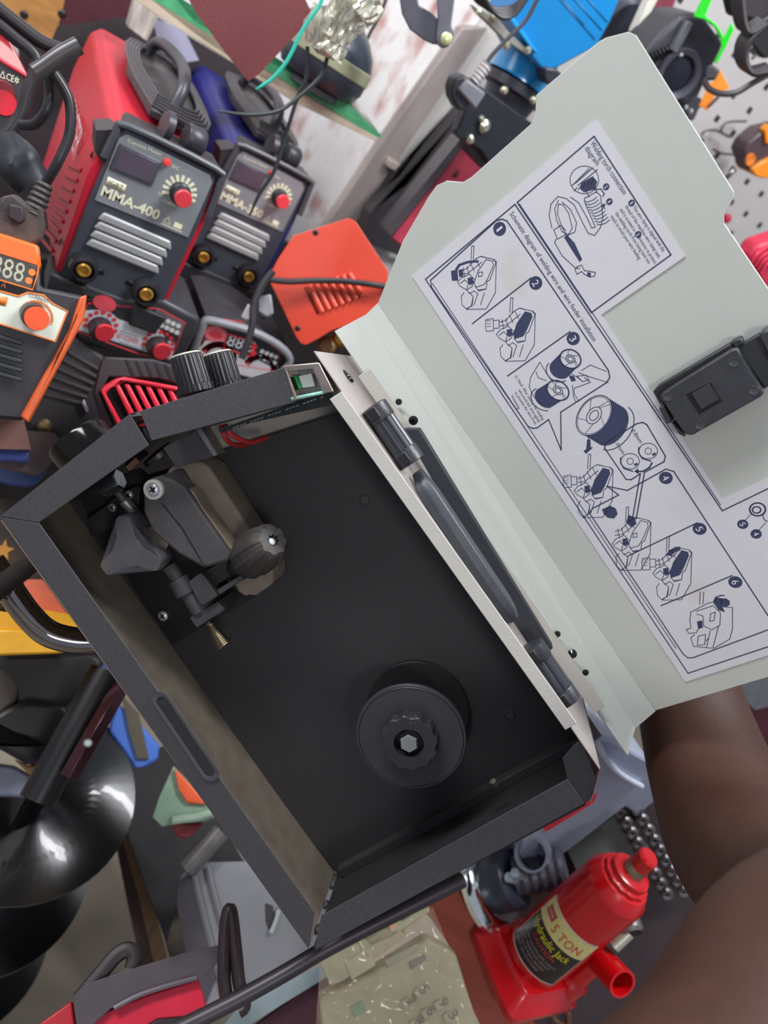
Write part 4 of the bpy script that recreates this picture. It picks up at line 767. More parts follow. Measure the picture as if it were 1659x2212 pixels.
    for x, s_ in ((0, '+'), (.0773, '-')):
        r_ = part('socket', B().lathe((x, -.001, 0), (0, 0, 1), [(.0175, -.004), (.0175, .010), (.0160, .016), (.0125, .017), (.0115, .010), (.0115, .004)], 32), mat('#232326', .4), t)
        part('brass_pin', B().lathe((x, -.001, .003), (0, 0, 1), [(.0075, 0), (.0085, .012), (.0064, .013), (.0050, .007)], 24), mat('#d8ac55', .3, .7, n=.1), r_)
        part('key_slot', B().prism([(x + .006 * (1 if x < .01 else -1), -.003 - .0), (x + .025 * (1 if x < .01 else -1), -.003), (x + .025 * (1 if x < .01 else -1), .003), (x + .006 * (1 if x < .01 else -1), .003)], .001, 0), M_BLK, r_)
    for x in (-.030, .072): part('foot', B().prism([(x, -.050), (x + .036, -.050), (x + .042, -.022), (x - .002, -.020)], .012, -.05), mat('#232226', .55), t, .003)
    part('base_strip', B().prism([(-.026, -.034), (.108, -.034), (.106, -.022), (-.024, -.022)], .006, -.01), mat('#3a3b40', .45), t, .001)
    b = B(); text_mesh(b, 'MASTER', (-.27, -.0), (-.10, -.0), .036, 0)
    me = part('side_lettering', b, mat('#d9b9ba', .5), t, flat=True); me.matrix_local = Matrix.Translation((-.0345, .085, -.0)) @ Matrix.Rotation(PI / 2, 4, 'Y').inverted() @ Matrix.Rotation(0, 4, 'X')
    for y in (.12, .01): screw((-.0285, y, -.018), (-1, 0, 0), .0045, .002, M_BLK, cs)
    return t
inverter((180, 572), .93, '#b51f30', 'MMA-400', 'red inverter welder lettered MMA-400 with silver grille bars', True)
inverter((437, 547), 1.19, '#23246a', 'MMA-350', 'dark blue inverter welder lettered MMA-350, half hidden by its red neighbour', False)

# machine at the left edge
LF = VF(30, 230, .80, 30)
t = thing('edge_welder', 'black-faced machine with a bright red rim cut off at the left edge', 'welding machine', LF)
part('casing', px(LF, [(-60, 50), (5, 55), (62, 165), (72, 195), (0, 372), (-60, 400)], -.004, -.2), mat('#a31c2c', .3, coat=.3), t, .004)
part('front_panel', px(LF, [(-60, 110), (0, 128), (60, 170), (66, 192), (0, 345), (-60, 370)], 0, -.006), mat('#2b2a2f', .45), t, .001)
part('red_rim', B().tube([LF.at(x, y, .001) for x, y in ((-20, 108), (5, 132), (62, 168), (72, 190), (40, 260), (-5, 368))], .0018, 8, 3), mat('#e33a48', .35), t)
b = B(); text_mesh(b, '△CE✲', LF.at(-2, 166, .0005), LF.at(40, 182, .0005), .0065, .0006); part('approval_marks', b, M_LET, t)
kb = part('knob', B().lathe(LF.at(4, 200, 0), (.1, 0, 1), [(.012, 0), (.012, .008), (.0105, .016)], 28), mat('#8a1f2a', .35), t); part('knob_cap', B().lathe(LF.at(8, 222, .012), (.1, 0, 1), [(.0125, 0), (.0115, .004)], 28), mat('#e8283c', .35), kb)
# mains plug with ribbed boot and its looped flex, in front of the red inverter
PL = VF(60, 450, .74, 20)
t = thing('dusty_plug', 'dusty black three-pin plug with ribbed boot hanging beside the red inverter', 'plug', PL)
part('plug_body', px(PL, [(0, 425), (35, 418), (60, 440), (95, 450), (100, 490), (92, 520), (70, 532), (30, 525), (-15, 505), (-15, 450)], .0, -.03), mat('#352c2b', .7, n=.3, dust='#5d4c42', da=.35, bump=.5), t, .006, seg=3)
part('plug_face', px(PL, [(20, 440), (50, 446), (55, 478), (40, 485), (15, 470)], .004, 0), mat('#2b2425', .6), t, .003)
A_, B_ = PL.at(72, 460, -.01), PL.at(98, 395, -.01); part('ribbed_boot', B().lathe(A_, B_ - A_, [(.0115 - .0018 * (i % 2) - .0003 * i, i * (B_ - A_).length / 11) for i in range(12)], 16), mat('#38322f', .55, n=.2), t, sharp=20)
part('flex', B().tube([PL.at(x, y, w) for x, y, w in ((98, 398, -.01), (125, 350, 0), (150, 290, 0), (150, 220, 0), (125, 170, 0), (105, 152, 0), (108, 200, -.01), (100, 240, -.01), (75, 268, -.02), (45, 270, -.03))], .0048, 12), mat('#262427', .35, n=.15, dust='#4d423c', da=.15), t)
part('cable_tie_loop', B().tube([PL.at(x, y, .01) for x, y in ((170, 98), (130, 120), (95, 145), (75, 158))], .0078, 12), mat('#3c3838', .35, n=.15, dust='#6a5c50', da=.3), t)
for pts, lb in (([(-20, 5), (30, 45), (90, 90), (140, 110)], 'black flex crossing the plywood board, upper one'), ([(-20, 40), (30, 80), (80, 130), (60, 200), (45, 250), (10, 300)], 'black flex behind the dusty plug, lower one')):
    single('black_flex', B().tube([PL.at(x, y, -.06) for x, y in pts], .0065, 12), mat('#262124', .4, n=.1), PL, lb, 'cable')
single('bag_of_dark_film', B().loft(lump([PL.at(5, 290, -.05), PL.at(35, 350, -.05), PL.at(70, 400, -.05)], [.012, .024, .018], 28, .12)), mat('#26282f', .45, n=.2), PL, 'dark shiny roll wedged between the edge machine and the plug', 'roll')
# orange trimmed welder with digits
OW = VF(80, 690, .76, 30)
t = thing('orange_welder', 'black welder with orange side trim, orange knob and digital readout', 'welding machine', OW)
part('casing', px(OW, [(-60, 480), (0, 500), (88, 535), (88, 620), (185, 640), (178, 690), (50, 910), (-60, 900)], -.006, -.16), mat('#26232a', .5), t, .004)
part('orange_hood', px(OW, [(-60, 480), (0, 503), (85, 530), (90, 580), (0, 553), (-60, 540)], .002, -.1), mat('#e0641e', .4), t, .003)
part('orange_side', px(OW, [(172, 642), (188, 636), (182, 690), (62, 915), (44, 900), (100, 800), (150, 712)], .002, -.1), mat('#c9531c', .4, n=.08), t, .002)
part('display', px(OW, [(-60, 535), (0, 548), (82, 574), (70, 625), (0, 605), (-60, 590)], .003, -.001), mat('#1d1b20', .3), t, .001)
part('display_frame', B().tube([OW.at(x, y, .003) for x, y in ((84, 572), (80, 596), (70, 626), (0, 605), (-50, 590))], .0008, 6, 1), mat('#e0762a', .4), t)
b = B(); q0 = OW.at(-8, 600, .0045); q1 = OW.at(56, 606 + 0, .0045); text_mesh(b, '888', OW.at(-22, 590, .0045), OW.at(48, 611, .0045), .019, .0045); part('digits', b, mat('#a8a58e', .4), t)
for x, y in ((69, 589), (62, 607)): part('mode_button', B().lathe(OW.at(x, y, .003), (0, 0, 1), [(.0035, 0), (.003, .0015)], 16), mat('#e0762a', .4), t)
b = B(); text_mesh(b, 'A', OW.at(2, 618, .004), OW.at(11, 622, .004), .006, .001); part('unit_lettering', b, mat('#e0762a', .4), t)
part('control_plate', px(OW, [(-60, 615), (0, 629), (40, 640), (60, 632), (95, 638), (112, 655), (145, 672), (120, 738), (0, 700), (-60, 690)], .002, -.001), mat('#ccd0c0', .45, n=.04), t, .001)
part('plate_outline', B().tube([OW.at(x, y, .002) for x, y in ((0, 629), (40, 640), (60, 632), (95, 638), (112, 655), (146, 672), (120, 738), (0, 700))], .0009, 6, 1), mat('#e0762a', .4), t)
b = B(); cc_ = OW.at(78, 684, .0025)
b.ribbon(arc(cc_, .0145, .1, 3.3, 20), .0022, .0025); part('dial_scale', b, mat('#e08a4a', .4), t)
kb = part('current_knob', B().lathe(OW.at(72, 680, .002), (.12, -.1, 1), [(.0125, 0), (.012, .010), (.0115, .016)], 32), mat('#3c2c28', .4), t); part('knob_cap', B().lathe(OW.at(79, 688, .016), (.12, -.1, 1), [(.0118, 0), (.0110, .003)], 32), mat('#ee5a2c', .4), kb, label='orange knob cap')
b = B(); text_mesh(b, 'CURRENT', OW.at(62, 641, .003), OW.at(105, 655, .003), .0038, .003); part('current_lettering', b, mat('#22302a', .5), t)
part('orange_label', px(OW, [(-5, 640), (17, 642), (12, 661), (-5, 657)], .0026, .002), mat('#e0762a', .4), t)
for i in range(5): part('louvre', px(OW, [(-30, 715 + i * 20), (50, 738 + i * 20), (46, 746 + i * 20), (-30, 724 + i * 20)], .003, -.002), mat('#1b232a', .5), t, .001)
# two red and white multi-process machines
def mig_panel(F, P, label, knobs, ticks, badge_, frame, top):
    t = thing('mig_welder', label, 'welding machine', F)
    part('casing', px(F, frame, -.004, -.14), mat('#3a3a40', .4, n=.1), t, .006, seg=3)
    part('panel', px(F, P, 0, -.006), mat('#333338', .4), t, .001)
    part('red_outline', B().tube([F.at(x, y, .0004) for x, y in P + [P[0]]], .0008, 6, 1), mat('#d8343c', .4), t)
    return t
F1 = GF(290, 720, 1.0)
t = mig_panel(F1, [(190, 655), (345, 668), (400, 698), (370, 775), (300, 765), (165, 715)], 'red and white faced welder with two red knobs, left of its twin', 0, 0, 0, [(170, 640), (350, 645), (435, 690), (425, 720), (385, 800), (160, 740)], 0)
part('white_band', px(F1, [(180, 672), (230, 668), (255, 690), (310, 708), (345, 712), (360, 735), (378, 742), (370, 778), (240, 735), (166, 712)], .001, 0), mat('#c6cbd2', .45), t)
for x, y in ((222, 712), (346, 752)):
    b = B(); c_ = F1.at(x - 4, y - 8, .0015)
    for i in range(9):
        a_ = math.radians(200 - i * 25); p_ = (c_[0] + .0185 * math.cos(a_), c_[1] + .0185 * math.sin(a_)); b.fill(disc(p_, .003, 8), .0016)
    part('dial_marks', b, mat('#d8343c', .4), t)
    kb = part('knob', B().lathe(F1.at(x - 6, y - 6, .001), (.12, -.1, 1), [(.015, 0), (.0145, .008), (.0125, .016)], 28), mat('#2c2024', .4), t); part('knob_cap', B().lathe(F1.at(x + 4, y + 6, .016), (.12, -.1, 1), [(.0122, 0), (.0115, .003)], 28), mat('#d4303e', .4), kb, label='red knob cap')
part('readout', px(F1, [(340, 668), (398, 700), (388, 728), (330, 700), (310, 706), (318, 690)], .0012, 0), mat('#6a686b', .4), t)
b = B()
for i in range(4):
    for j in range(2): b.fill(disc(F1.at(352 + i * 11 - j * 3, 688 + i * 5 + j * 14), .0034, 8), .0016)
part('readout_symbols', b, mat('#d8d8d6', .4), t)
b = B(); text_mesh(b, 'e-coin', F1.at(252, 728, .0015), F1.at(296, 742, .0015), .0075, .0018); part('brand_lettering', b, mat('#d8343c', .4), t)
b = B()
for y in (714, 720, 738, 744): b.ribbon(F1.ps([(258, y), (298, y + 14)], .0015), .0006, .0015)
part('stripes', b, mat('#3a3a50', .4), t)
part('emblem', B().fill(disc(F1.at(226, 655, .001), .014, 24, .75), .0018), mat('#d8505a', .4), t)
F2 = GF(520, 730, 1.08)
t = mig_panel(F2, [(450, 700), (470, 688), (520, 695), (606, 762), (590, 800), (430, 775)], 'black faced welder with red printed symbols, right of its twin', 0, 0, 0, [(432, 715), (445, 682), (470, 682), (540, 705), (630, 765), (615, 820), (400, 800)], 0)
part('grey_hoop', B().tube([F2.at(x, y, .002) for x, y in ((418, 760), (438, 702), (450, 692), (490, 700), (545, 716), (600, 745), (626, 775), (612, 800))], .006, 10, 3), mat('#8a8b8f', .35), t)
part('emblem', B().fill(disc(F2.at(466, 722), .017, 24, .72), .0008), mat('#e0707a', .4), t); part('emblem_core', B().fill(disc(F2.at(466, 722), .010, 24, .5), .0012), mat('#c83a48', .4), t)
b = B(); text_mesh(b, '88.8', F2.at(488, 745, .001), F2.at(545, 762, .001), .018, .0012); part('digits', b, mat('#cfd2d6', .4), t)
part('digit_frame', B().tube([F2.at(x, y, .001) for x, y in ((492, 722), (548, 738), (540, 770), (482, 752), (492, 722))], .001, 6, 1), mat('#d8343c', .4), t)
b = B()
for i in range(4):
    for j in range(2): b.fill(disc(F2.at(566 + i * 10 - j * 4, 758 + i * 4 + j * 13), .0034, 8), .0014)
part('readout_symbols', b, mat('#d8d8d6', .4), t)
for x, y in ((548, 748), (546, 762)): part('red_key', B().fill(disc(F2.at(x, y), .005, 6), .0014), mat('#e03040', .4), t)
for x, y in ((470, 775), (560, 800)):
    b = B(); c_ = F2.at(x, y, .001); b.ribbon(arc(c_, .022, .2, 3.0, 16), .010, .001); part('dial_band', b, mat('#d3c7c9', .4), t); b = B(); b.ribbon(arc(c_, .021, .3, 2.9, 16), .0045, .0014); part('dial_marks', b, mat('#d8404a', .4), t)
part('white_trim', px(F2, [(430, 752), (445, 735), (470, 742), (500, 760), (560, 780), (600, 800), (560, 820), (430, 785)], .0008, 0), mat('#c9c6c8', .4), t)
RD = GF(450, 640, 1.25)
single('dark_hood', px(RD, [(345, 640), (420, 612), (470, 640), (560, 660), (600, 720), (450, 690), (420, 700)], 0, -.08), mat('#2a272c', .45, n=.1), RD, 'black hood above the red and white faced welders', 'hood', .01)
single('red_handle_block', px(RD, [(405, 610), (440, 605), (475, 640), (455, 650), (430, 652), (405, 635)], .02, -.04), mat('#b31c34', .35), RD, 'red block below the blue inverter', 'block', .004)
# red grille lamp
RG = VF(300, 860, .86, 30)
t = thing('grille_charger', 'black slotted housing with bright red grille bars beside the welder front', 'charger', RG)
part('housing', px(RG, [(215, 785), (225, 770), (330, 775), (380, 790), (385, 830), (340, 818), (235, 815), (215, 850), (250, 930), (220, 920), (200, 850)], -.004, -.08), mat('#2a2327', .5, n=.1), t, .004)
for i in range(5):
    x, y = 268 + i * 21, 776 + i * 2.5; part('slot', px(RG, [(x, y), (x + 9, y + 1), (x + 24, y + 36), (x + 14, y + 36)], -.0035, -.01), M_VOID, t, .001)
part('red_frame', px(RG, [(216, 843), (225, 832), (250, 818), (268, 814), (388, 836), (390, 846), (270, 824), (240, 838), (228, 850), (272, 930), (262, 935)], .012, -.02), mat('#d42038', .35), t, .002)
for i in range(6):
    x, y = 244 + i * 23, 826 + i * 2.5; part('grille_bar', px(RG, [(x, y), (x + 12, y + 1), (x + 58, y + 90), (x + 46, y + 95)], .010, -.015), mat('#cf2036', .35), t, .0015)
part('dark_core', px(RG, [(235, 840), (268, 822), (400, 842), (400, 960), (300, 960)], -.02, -.06), mat('#1d1518', .6), t)
BL = VF(130, 880, .98, 30)
t = thing('black_toolbox', 'black ribbed machine casing in the gap left of the red grille', 'casing', BL)
part('casing', px(BL, [(60, 760), (160, 720), (230, 770), (230, 900), (170, 990), (60, 960), (50, 900)], 0, -.1), mat('#1c181b', .5, n=.2), t, .006)
for i in range(6): part('rib', px(BL, [(150 - i * 12, 755 + i * 18), (222 - i * 8, 800 + i * 14), (218 - i * 8, 806 + i * 14), (145 - i * 12, 762 + i * 18)], .004, 0), mat('#2b2529', .45), t, .001)
part('ring', B().lathe(BL.at(95, 920, .0), (0, 0, 1), [(.009, 0), (.009, .004), (.006, .005), (.006, 0)], 20), mat('#8f7a5a', .3, .8), t)
part('latch', px(BL, [(175, 868), (182, 862), (192, 888), (186, 892)], .01, 0), mat('#9a8c9a', .3, .5), t, .001)
# orange box with louvres
OB = Fr(ray(700, 600, 1.08), RIGHT * .9 + DEP * -.28 + UP * .1, UP, -DEP); 
OB = VF(700, 600, 1.08, -15, 0, 0)
t = thing('orange_box', 'plain orange-red metal box with slanted louvres and small black screws', 'metal box', OB)
bx_ = part('shell', px(OB, [(579, 600), (600, 560), (634, 509), (752, 471), (768, 478), (776, 490), (838, 585), (840, 640), (800, 690), (766, 698), (716, 714), (690, 730), (662, 745), (650, 742), (640, 728)], 0, -.12), mat('#cc4430', .32, n=.06, sc=8, coat=.2), t, .004)
for i in range(7):
    x, y = 667 + i * 14.5, 616 - i * 4.2
    A_, B_ = OB.at(x, y, .0), OB.at(x + 29, y + 58 - i * 1.5, .0); b = B(); b.tube([A_, A_.lerp(B_, .5), B_], .0042, 10, 2); part('louvre', b, mat('#dd4a30', .35), bx_)
    n_ = (B_ - A_).normalized(); q_ = Vector((-n_.y, n_.x, 0)) * -.0052; b = B(); b.prism([A_ + q_, A_ + q_ * 1.5, B_ + q_ * 1.5, B_ + q_], .0005, -.001); part('slit', b, mat('#541a14', .6), bx_)
for x, y in ((682, 502), (643, 709)): screw(OB.at(x, y), (0, 0, 1), .004, .0015, M_BLK, bx_)
single('black_cable', B().tube([OB.at(x, y, w) for x, y, w in ((572, 602, .03), (620, 608, .02), (680, 606, .015), (740, 607, .015), (800, 614, .015), (850, 622, .0))], .0042, 10), mat('#2e2a2c', .45), OB, 'black cable running across the orange louvred box', 'cable')
single('brass_fitting', B().lathe(OB.at(706, 748, -.05), (0, .2, 1), [(.014, 0), (.014, .01), (.009, .012), (.009, .004)], 20), mat('#9d7a55', .3, .8), OB, 'small brass fitting below the orange box', 'fitting')
single('gold_fitting', B().lathe(OB.at(738, 732, -.05), (0, .2, 1), [(.014, 0), (.014, .01), (.009, .012), (.009, .004)], 20), M_GOLD, OB, 'gold fitting peeking from behind the grey case corner', 'fitting')
GPl = VF(570, 660, .98, 10)
t = thing('grey_plug', 'small grey square plug with dark socket hanging beside the orange box', 'plug', GPl)
part('plug_body', px(GPl, [(557, 642), (586, 634), (592, 678), (575, 688), (556, 676)], 0, -.02), mat('#7c7c80', .5, n=.1), t, .003)
part('opening', px(GPl, [(560, 676), (574, 682), (572, 690), (558, 684)], .002, -.01), M_VOID, t)
part('sleeve', px(GPl, [(520, 685), (536, 655), (542, 662), (544, 692), (532, 694)], .0, -.01), mat('#b5b0b0', .5), t, .002)
part('cord', B().tube([GPl.at(x, y, .004) for x, y in ((590, 585), (565, 618), (548, 660), (545, 700), (535, 740), (522, 775))], .0045, 10), mat('#2c2c30', .45), t)

# ---------------------------------------------------------------- left side, lower
LB = VF(50, 920, .90, 30)
for nm, pts, h, lb, c, z in (('brown_carton', [(-40, 850), (28, 853), (40, 862), (68, 972), (30, 972), (-40, 968)], '#6e4a42', 'reddish brown carton at the left edge below the orange welder', 'carton', .03), ('taupe_bag', [(50, 930), (120, 935), (135, 960), (125, 990), (80, 1030), (-40, 1002), (-40, 990)], '#574a48', 'taupe bag beside the brown carton', 'bag', 0)):
    single(nm, px(LB, pts, z, z - .06), mat(h, .7, n=.12), LB, lb, c, .004)
single('blue_webbing', B().tube([LB.at(x, y, .01) for x, y in ((-30, 978), (20, 982), (62, 984))], .009, 12), mat('#3d4d8c', .8, n=.3, sc=200, bump=.6), LB, 'blue woven webbing under the brown carton', 'webbing')
single('blue_basin', px(LB, [(-40, 1000), (60, 1008), (105, 1015), (80, 1045), (60, 1055), (20, 1050), (-40, 1030)], -.02, -.06), mat('#233f7c', .5), LB, 'dark blue plastic basin below the webbing', 'basin', .006)
DB = VF(30, 1160, .95, 30)
t = thing('star_bag', 'dark cloth bag with an orange star print at the left edge', 'bag', DB)
part('cloth', px(DB, [(-60, 1060), (60, 1080), (110, 1200), (140, 1290), (-60, 1330)], 0, -.05), mat('#2d241d', .8, n=.3, sc=30, dust='#4b3a20', da=.15), t, .006)
st = [(8 + (24 if i % 2 == 0 else 10) * math.sin(i * PI / 5 + .2), 1188 - (24 if i % 2 == 0 else 10) * math.cos(i * PI / 5 + .2)) for i in range(10)]
part('star', B().fill(DB.ps(st, .0006), .0008), mat('#a8742c', .6), t)
HO = VF(30, 1255, .70, -35)
A_, B_ = HO.at(-30, 1292), HO.at(72, 1213); L_ = (B_ - A_).length; n_ = 46
single('corrugated_hose', B().lathe(A_, B_ - A_, [(.0105 if i % 2 else .0088, L_ * i / n_) for i in range(n_ + 1)], 24), mat('#3b3432', .45, n=.15), HO, 'dark corrugated hose end poking in from the left edge', 'hose', sharp=15)
YL = VF(80, 1370, .86, 30)
t = thing('yellow_machine', 'bright yellow machine cover under the bent chrome tube', 'machine', YL)
part('cover', px(YL, [(-60, 1290), (0, 1320), (60, 1330), (100, 1318), (170, 1330), (215, 1400), (120, 1410), (0, 1415), (-60, 1418)], 0, -.12), mat('#e0a010', .35, n=.04, coat=.2), t, .006, seg=3)
part('cover_edge', px(YL, [(-60, 1358), (40, 1360), (170, 1385), (212, 1400), (120, 1412), (0, 1416), (-60, 1419)], .006, -.1), mat('#e8a818', .35), t, .003)
OP = VF(90, 1290, .92, 30)
single('orange_carton', px(OP, [(38, 1252), (92, 1252), (140, 1318), (150, 1330), (90, 1330), (60, 1300)], 0, -.03), mat('#d06a4c', .6, n=.2, sc=10), OP, 'faded orange-red carton behind the bent chrome tube', 'carton', .001)
CP = VF(80, 1350, .72, 30)
t = thing('chrome_tube', 'thick bent chrome tube handle crossing the yellow machine', 'tube handle', CP)
part('bend', B().tube([CP.at(x, y) for x, y in ((-20, 1215), (20, 1272), (62, 1330), (105, 1368), (160, 1383), (215, 1384), (260, 1384))], .0125, 20, 8), mat('#8f8a8a', .12, 1, n=.15, sc=12), t)
part('weld_ridge', B().tube([CP.at(x, y, .012) for x, y in ((0, 1262), (30, 1305), (62, 1342), (100, 1372))], .0016, 8), mat('#8a7f72', .4, .8), t)
# black plastic parts, blue straps
BB = VF(120, 1500, 1.0, 30)
single('black_bellows', px(BB, [(-60, 1412), (205, 1408), (230, 1430), (170, 1500), (130, 1540), (70, 1560), (30, 1530), (20, 1470), (-60, 1440)], 0, -.08), mat('#1a1616', .5, n=.3, sc=12), BB, 'black rubbery housing below the yellow machine', 'housing', .012)
single('grey_stone', px(BB, [(-60, 1440), (25, 1450), (42, 1480), (32, 1520), (-10, 1560), (-60, 1570)], .005, -.05), mat('#5e554c', .7, n=.25, sc=14), BB, 'dull grey-brown sack at the left edge beside the black housing', 'sack', .006)
BS = VF(240, 1580, 1.08, 30)
t = thing('blue_strap', 'bright blue strapped bag with an olive band behind the auger', 'bag', BS)
part('upper_strap', px(BS, [(212, 1425), (235, 1445), (205, 1500), (180, 1545), (148, 1528), (175, 1470)], 0, -.01), mat('#3d5290', .6, n=.05), t, .002)
part('bag_body', px(BS, [(255, 1520), (300, 1560), (345, 1610), (342, 1640), (320, 1655), (288, 1660), (268, 1625), (235, 1580), (238, 1560)], 0, -.04), mat('#3a63b4', .55, n=.05), t, .004)
part('olive_band', px(BS, [(262, 1500), (300, 1540), (322, 1640), (296, 1640), (278, 1580)], .006, -.005), mat('#4a4334', .7), t, .001)
BC = VF(330, 1800, 1.2, 30)
single('dark_infill', px(BC, [(240, 1640), (400, 1600), (520, 1850), (560, 1900), (380, 1960), (360, 2040), (290, 1850), (240, 1700)], -.02, -.1), mat('#1b1718', .6, n=.3), BC, 'dark cabinet added for the shaded gap behind the pale green drum', 'infill', .004)  # dark block added to fill the shaded gap at lower left
# auger: a vertical screw of black flights round a shaft
AG = GF(75, 1740, 1.0)
t = thing('earth_auger', 'glossy black spiral earth auger bit standing on end at the lower left', 'auger bit', AG)
def helix(r1, y0, y1, a0, pitch, th):
    n = int(abs(y1 - y0) / pitch * 56); rings = []
    for i in range(n + 1):
        y = y0 + (y1 - y0) * i / n; a_ = a0 + 2 * PI * (y0 - y) / pitch; d = Vector((math.cos(a_), 0, math.sin(a_)))
        rings.append([d * .010 + Vector((0, y, 0)), d * (r1 * .55) + Vector((0, y - .006, 0)), d * r1 + Vector((0, y - .002, 0)), d * r1 + Vector((0, y - th - .002, 0)), d * .010 + Vector((0, y - th, 0))])
    return rings
b = B(); b.loft(helix(.122, .125, -.60, -PI, .185, .004)); part('flight', b, mat('#121213', .25, n=.2, sc=15, coat=.25, bump=.15, bsc=40), t, sharp=50)
part('shaft', B().cyl((0, .20, 0), (0, -.62, 0), .015), mat('#1c1618', .3, .5, n=.2), t)
CO = VF(80, 1590, .96, 30)
t = thing('black_cone', 'dark rubbery cone above the auger with an orange rim below it', 'cone', CO)
part('cone', px(CO, [(-40, 1560), (10, 1530), (60, 1512), (140, 1520), (178, 1560), (168, 1612), (120, 1648), (62, 1655), (10, 1625), (-40, 1600)], 0, -.05), mat('#1b191b', .4, n=.2, sc=20), t, .018, seg=4)
part('rim', px(CO, [(30, 1640), (62, 1654), (120, 1650), (158, 1625), (140, 1690), (120, 1692), (70, 1680)], -.012, -.03), mat('#9a6a2a', .5, n=.2), t, .002)
single('grey_shell', px(CO, [(-40, 1645), (30, 1655), (95, 1690), (80, 1725), (-40, 1720)], -.02, -.05), mat('#6f7486', .3, n=.15), CO, 'bluish grey plastic shell between the cone and the auger flight', 'shell', .004)
SR = VF(200, 1590, .86, 0)
t = thing('square_bar', 'slim dark red and chrome bar leaning across the auger', 'bar', SR)
part('bar', B().tube([SR.at(262, 1480, -.02), SR.at(205, 1580, 0), (SR.at(148, 1680, .0))], .0105, 4, 1), mat('#4d2e33', .25, .6, n=.2), t, .001)
part('dark_bar', B().tube([SR.at(232, 1450, -.03), SR.at(150, 1600, -.03), SR.at(80, 1730, -.03)], .020, 12, 1), mat('#0e0c0e', .4), t)
part('wing_screw', B().lathe(SR.at(190, 1605, .012), (0, 0, 1), [(.005, 0), (.005, .003), (.003, .006)], 14), M_ZINC, t)
# pale green drum with orange panel
GD = VF(400, 1730, 1.05, 30)
t = thing('green_drum', 'pale green round tool housing with an orange panel under the welder edge', 'tool housing', GD)
part('rim', px(GD, [(375, 1655), (400, 1680), (460, 1750), (470, 1762), (440, 1775), (390, 1778), (350, 1785), (330, 1765), (345, 1720)], 0, -.06), mat('#7f9a82', .35, n=.1), t, .012, seg=3)
part('rim_edge', B().tube([GD.at(x, y, .004) for x, y in ((372, 1772), (400, 1768), (430, 1764), (460, 1752))], .006, 10), mat('#9ab09a', .25), t)
part('orange_panel', px(GD, [(376, 1660), (390, 1672), (450, 1738), (405, 1735), (388, 1710)], .008, -.01), mat('#e0592a', .4), t, .002)
single('red_clip', px(GD, [(370, 1780), (440, 1778), (420, 1800), (400, 1812), (382, 1808)], -.03, -.06), mat('#8e2b28', .5, n=.2), GD, 'dull red clip just below the pale green housing', 'clip', .003)
single('grey_tube', B().cyl(GD.at(404, 1880, 0), GD.at(478, 1795, 0), .013), mat('#77726e', .4, .3, n=.15), GD, 'short grey tube beside the welder edge above the grey case', 'tube')
# wooden beam and floor level things
WBm = VF(300, 1950, 1.22, 30)
t = thing('wooden_beam', 'long rough wooden beam standing on edge at lower left', 'beam', WBm)
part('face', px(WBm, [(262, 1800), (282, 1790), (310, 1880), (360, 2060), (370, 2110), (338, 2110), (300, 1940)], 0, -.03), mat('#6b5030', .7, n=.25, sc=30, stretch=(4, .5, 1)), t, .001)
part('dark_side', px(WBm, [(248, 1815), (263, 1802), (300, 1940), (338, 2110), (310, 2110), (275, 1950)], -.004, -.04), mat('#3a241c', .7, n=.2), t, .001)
single('cardboard_sheet', px(WBm, [(330, 1870), (350, 1860), (420, 2060), (375, 2090), (360, 2050)], -.02, -.03), mat('#4f463a', .8, n=.2), WBm, 'grimy strip of board beside the wooden beam', 'board')
GCs = VF(540, 2000, 1.02, 30)
t = thing('grey_case', 'pale grey textured plastic case with moulded ridges under the welder corner', 'plastic case', GCs)
part('lid_shell', px(GCs, [(385, 1900), (408, 1872), (450, 1862), (540, 1860), (640, 1900), (760, 1850), (780, 1980), (690, 2070), (560, 2130), (530, 2150), (500, 2160), (440, 2180), (410, 2080), (382, 1960)], 0, -.08), mat('#8d8e92', .5, n=.05, sc=30, bump=.6, bsc=900), t, .008, seg=3)
for pts in ([(448, 1872), (470, 1960), (500, 2060), (520, 2130)], [(418, 1885), (440, 1975), (462, 2060), (485, 2150)]):
    part('ridge', B().tube([GCs.at(x, y, .001) for x, y in pts], .005, 8), mat('#7b7a7c', .5, n=.05), t)
part('side_wall', px(GCs, [(384, 1900), (410, 1890), (440, 1990), (470, 2100), (440, 2180), (405, 2080), (382, 1960)], .004, -.06), mat('#4c474c', .5), t, .003)
part('catch', B().tube([GCs.at(585, 2015, .006), GCs.at(595, 1990, .006), GCs.at(602, 1965, .006)], .003, 8), mat('#c8d4cf', .3, .2), t)
part('catch_recess', px(GCs, [(572, 1950), (590, 1955), (598, 1990), (580, 2012), (573, 1990)], .001, -.004), mat('#3f3e42', .5), t, .002)
RX = VF(330, 2140, .80, 30)
t = thing('red_toolbox', 'red toolbox with a dark grey ribbed frame in the bottom left corner', 'toolbox', RX)
part('red_shell', px(RX, [(150, 2230), (240, 2180), (330, 2145), (430, 2115), (445, 2170), (430, 2260), (160, 2260)], 0, -.10), mat('#cf1736', .35, n=.05), t, .004)
part('dark_frame', px(RX, [(158, 2165), (190, 2124), (300, 2088), (420, 2052), (480, 2040), (470, 2080), (430, 2118), (330, 2142), (240, 2178), (200, 2215), (165, 2218)], .010, -.09), mat('#4a4046', .45, n=.1), t, .006, seg=3)
part('frame_rib', B().tube([RX.at(x, y, .012) for x, y in ((246, 2178), (300, 2150), (360, 2130), (425, 2112))], .0028, 8), mat('#5c5258', .35), t)
part('dark_panel', px(RX, [(300, 2225), (340, 2200), (430, 2192), (430, 2260), (300, 2260)], .004, 0), mat('#2a1a1e', .4), t, .002)
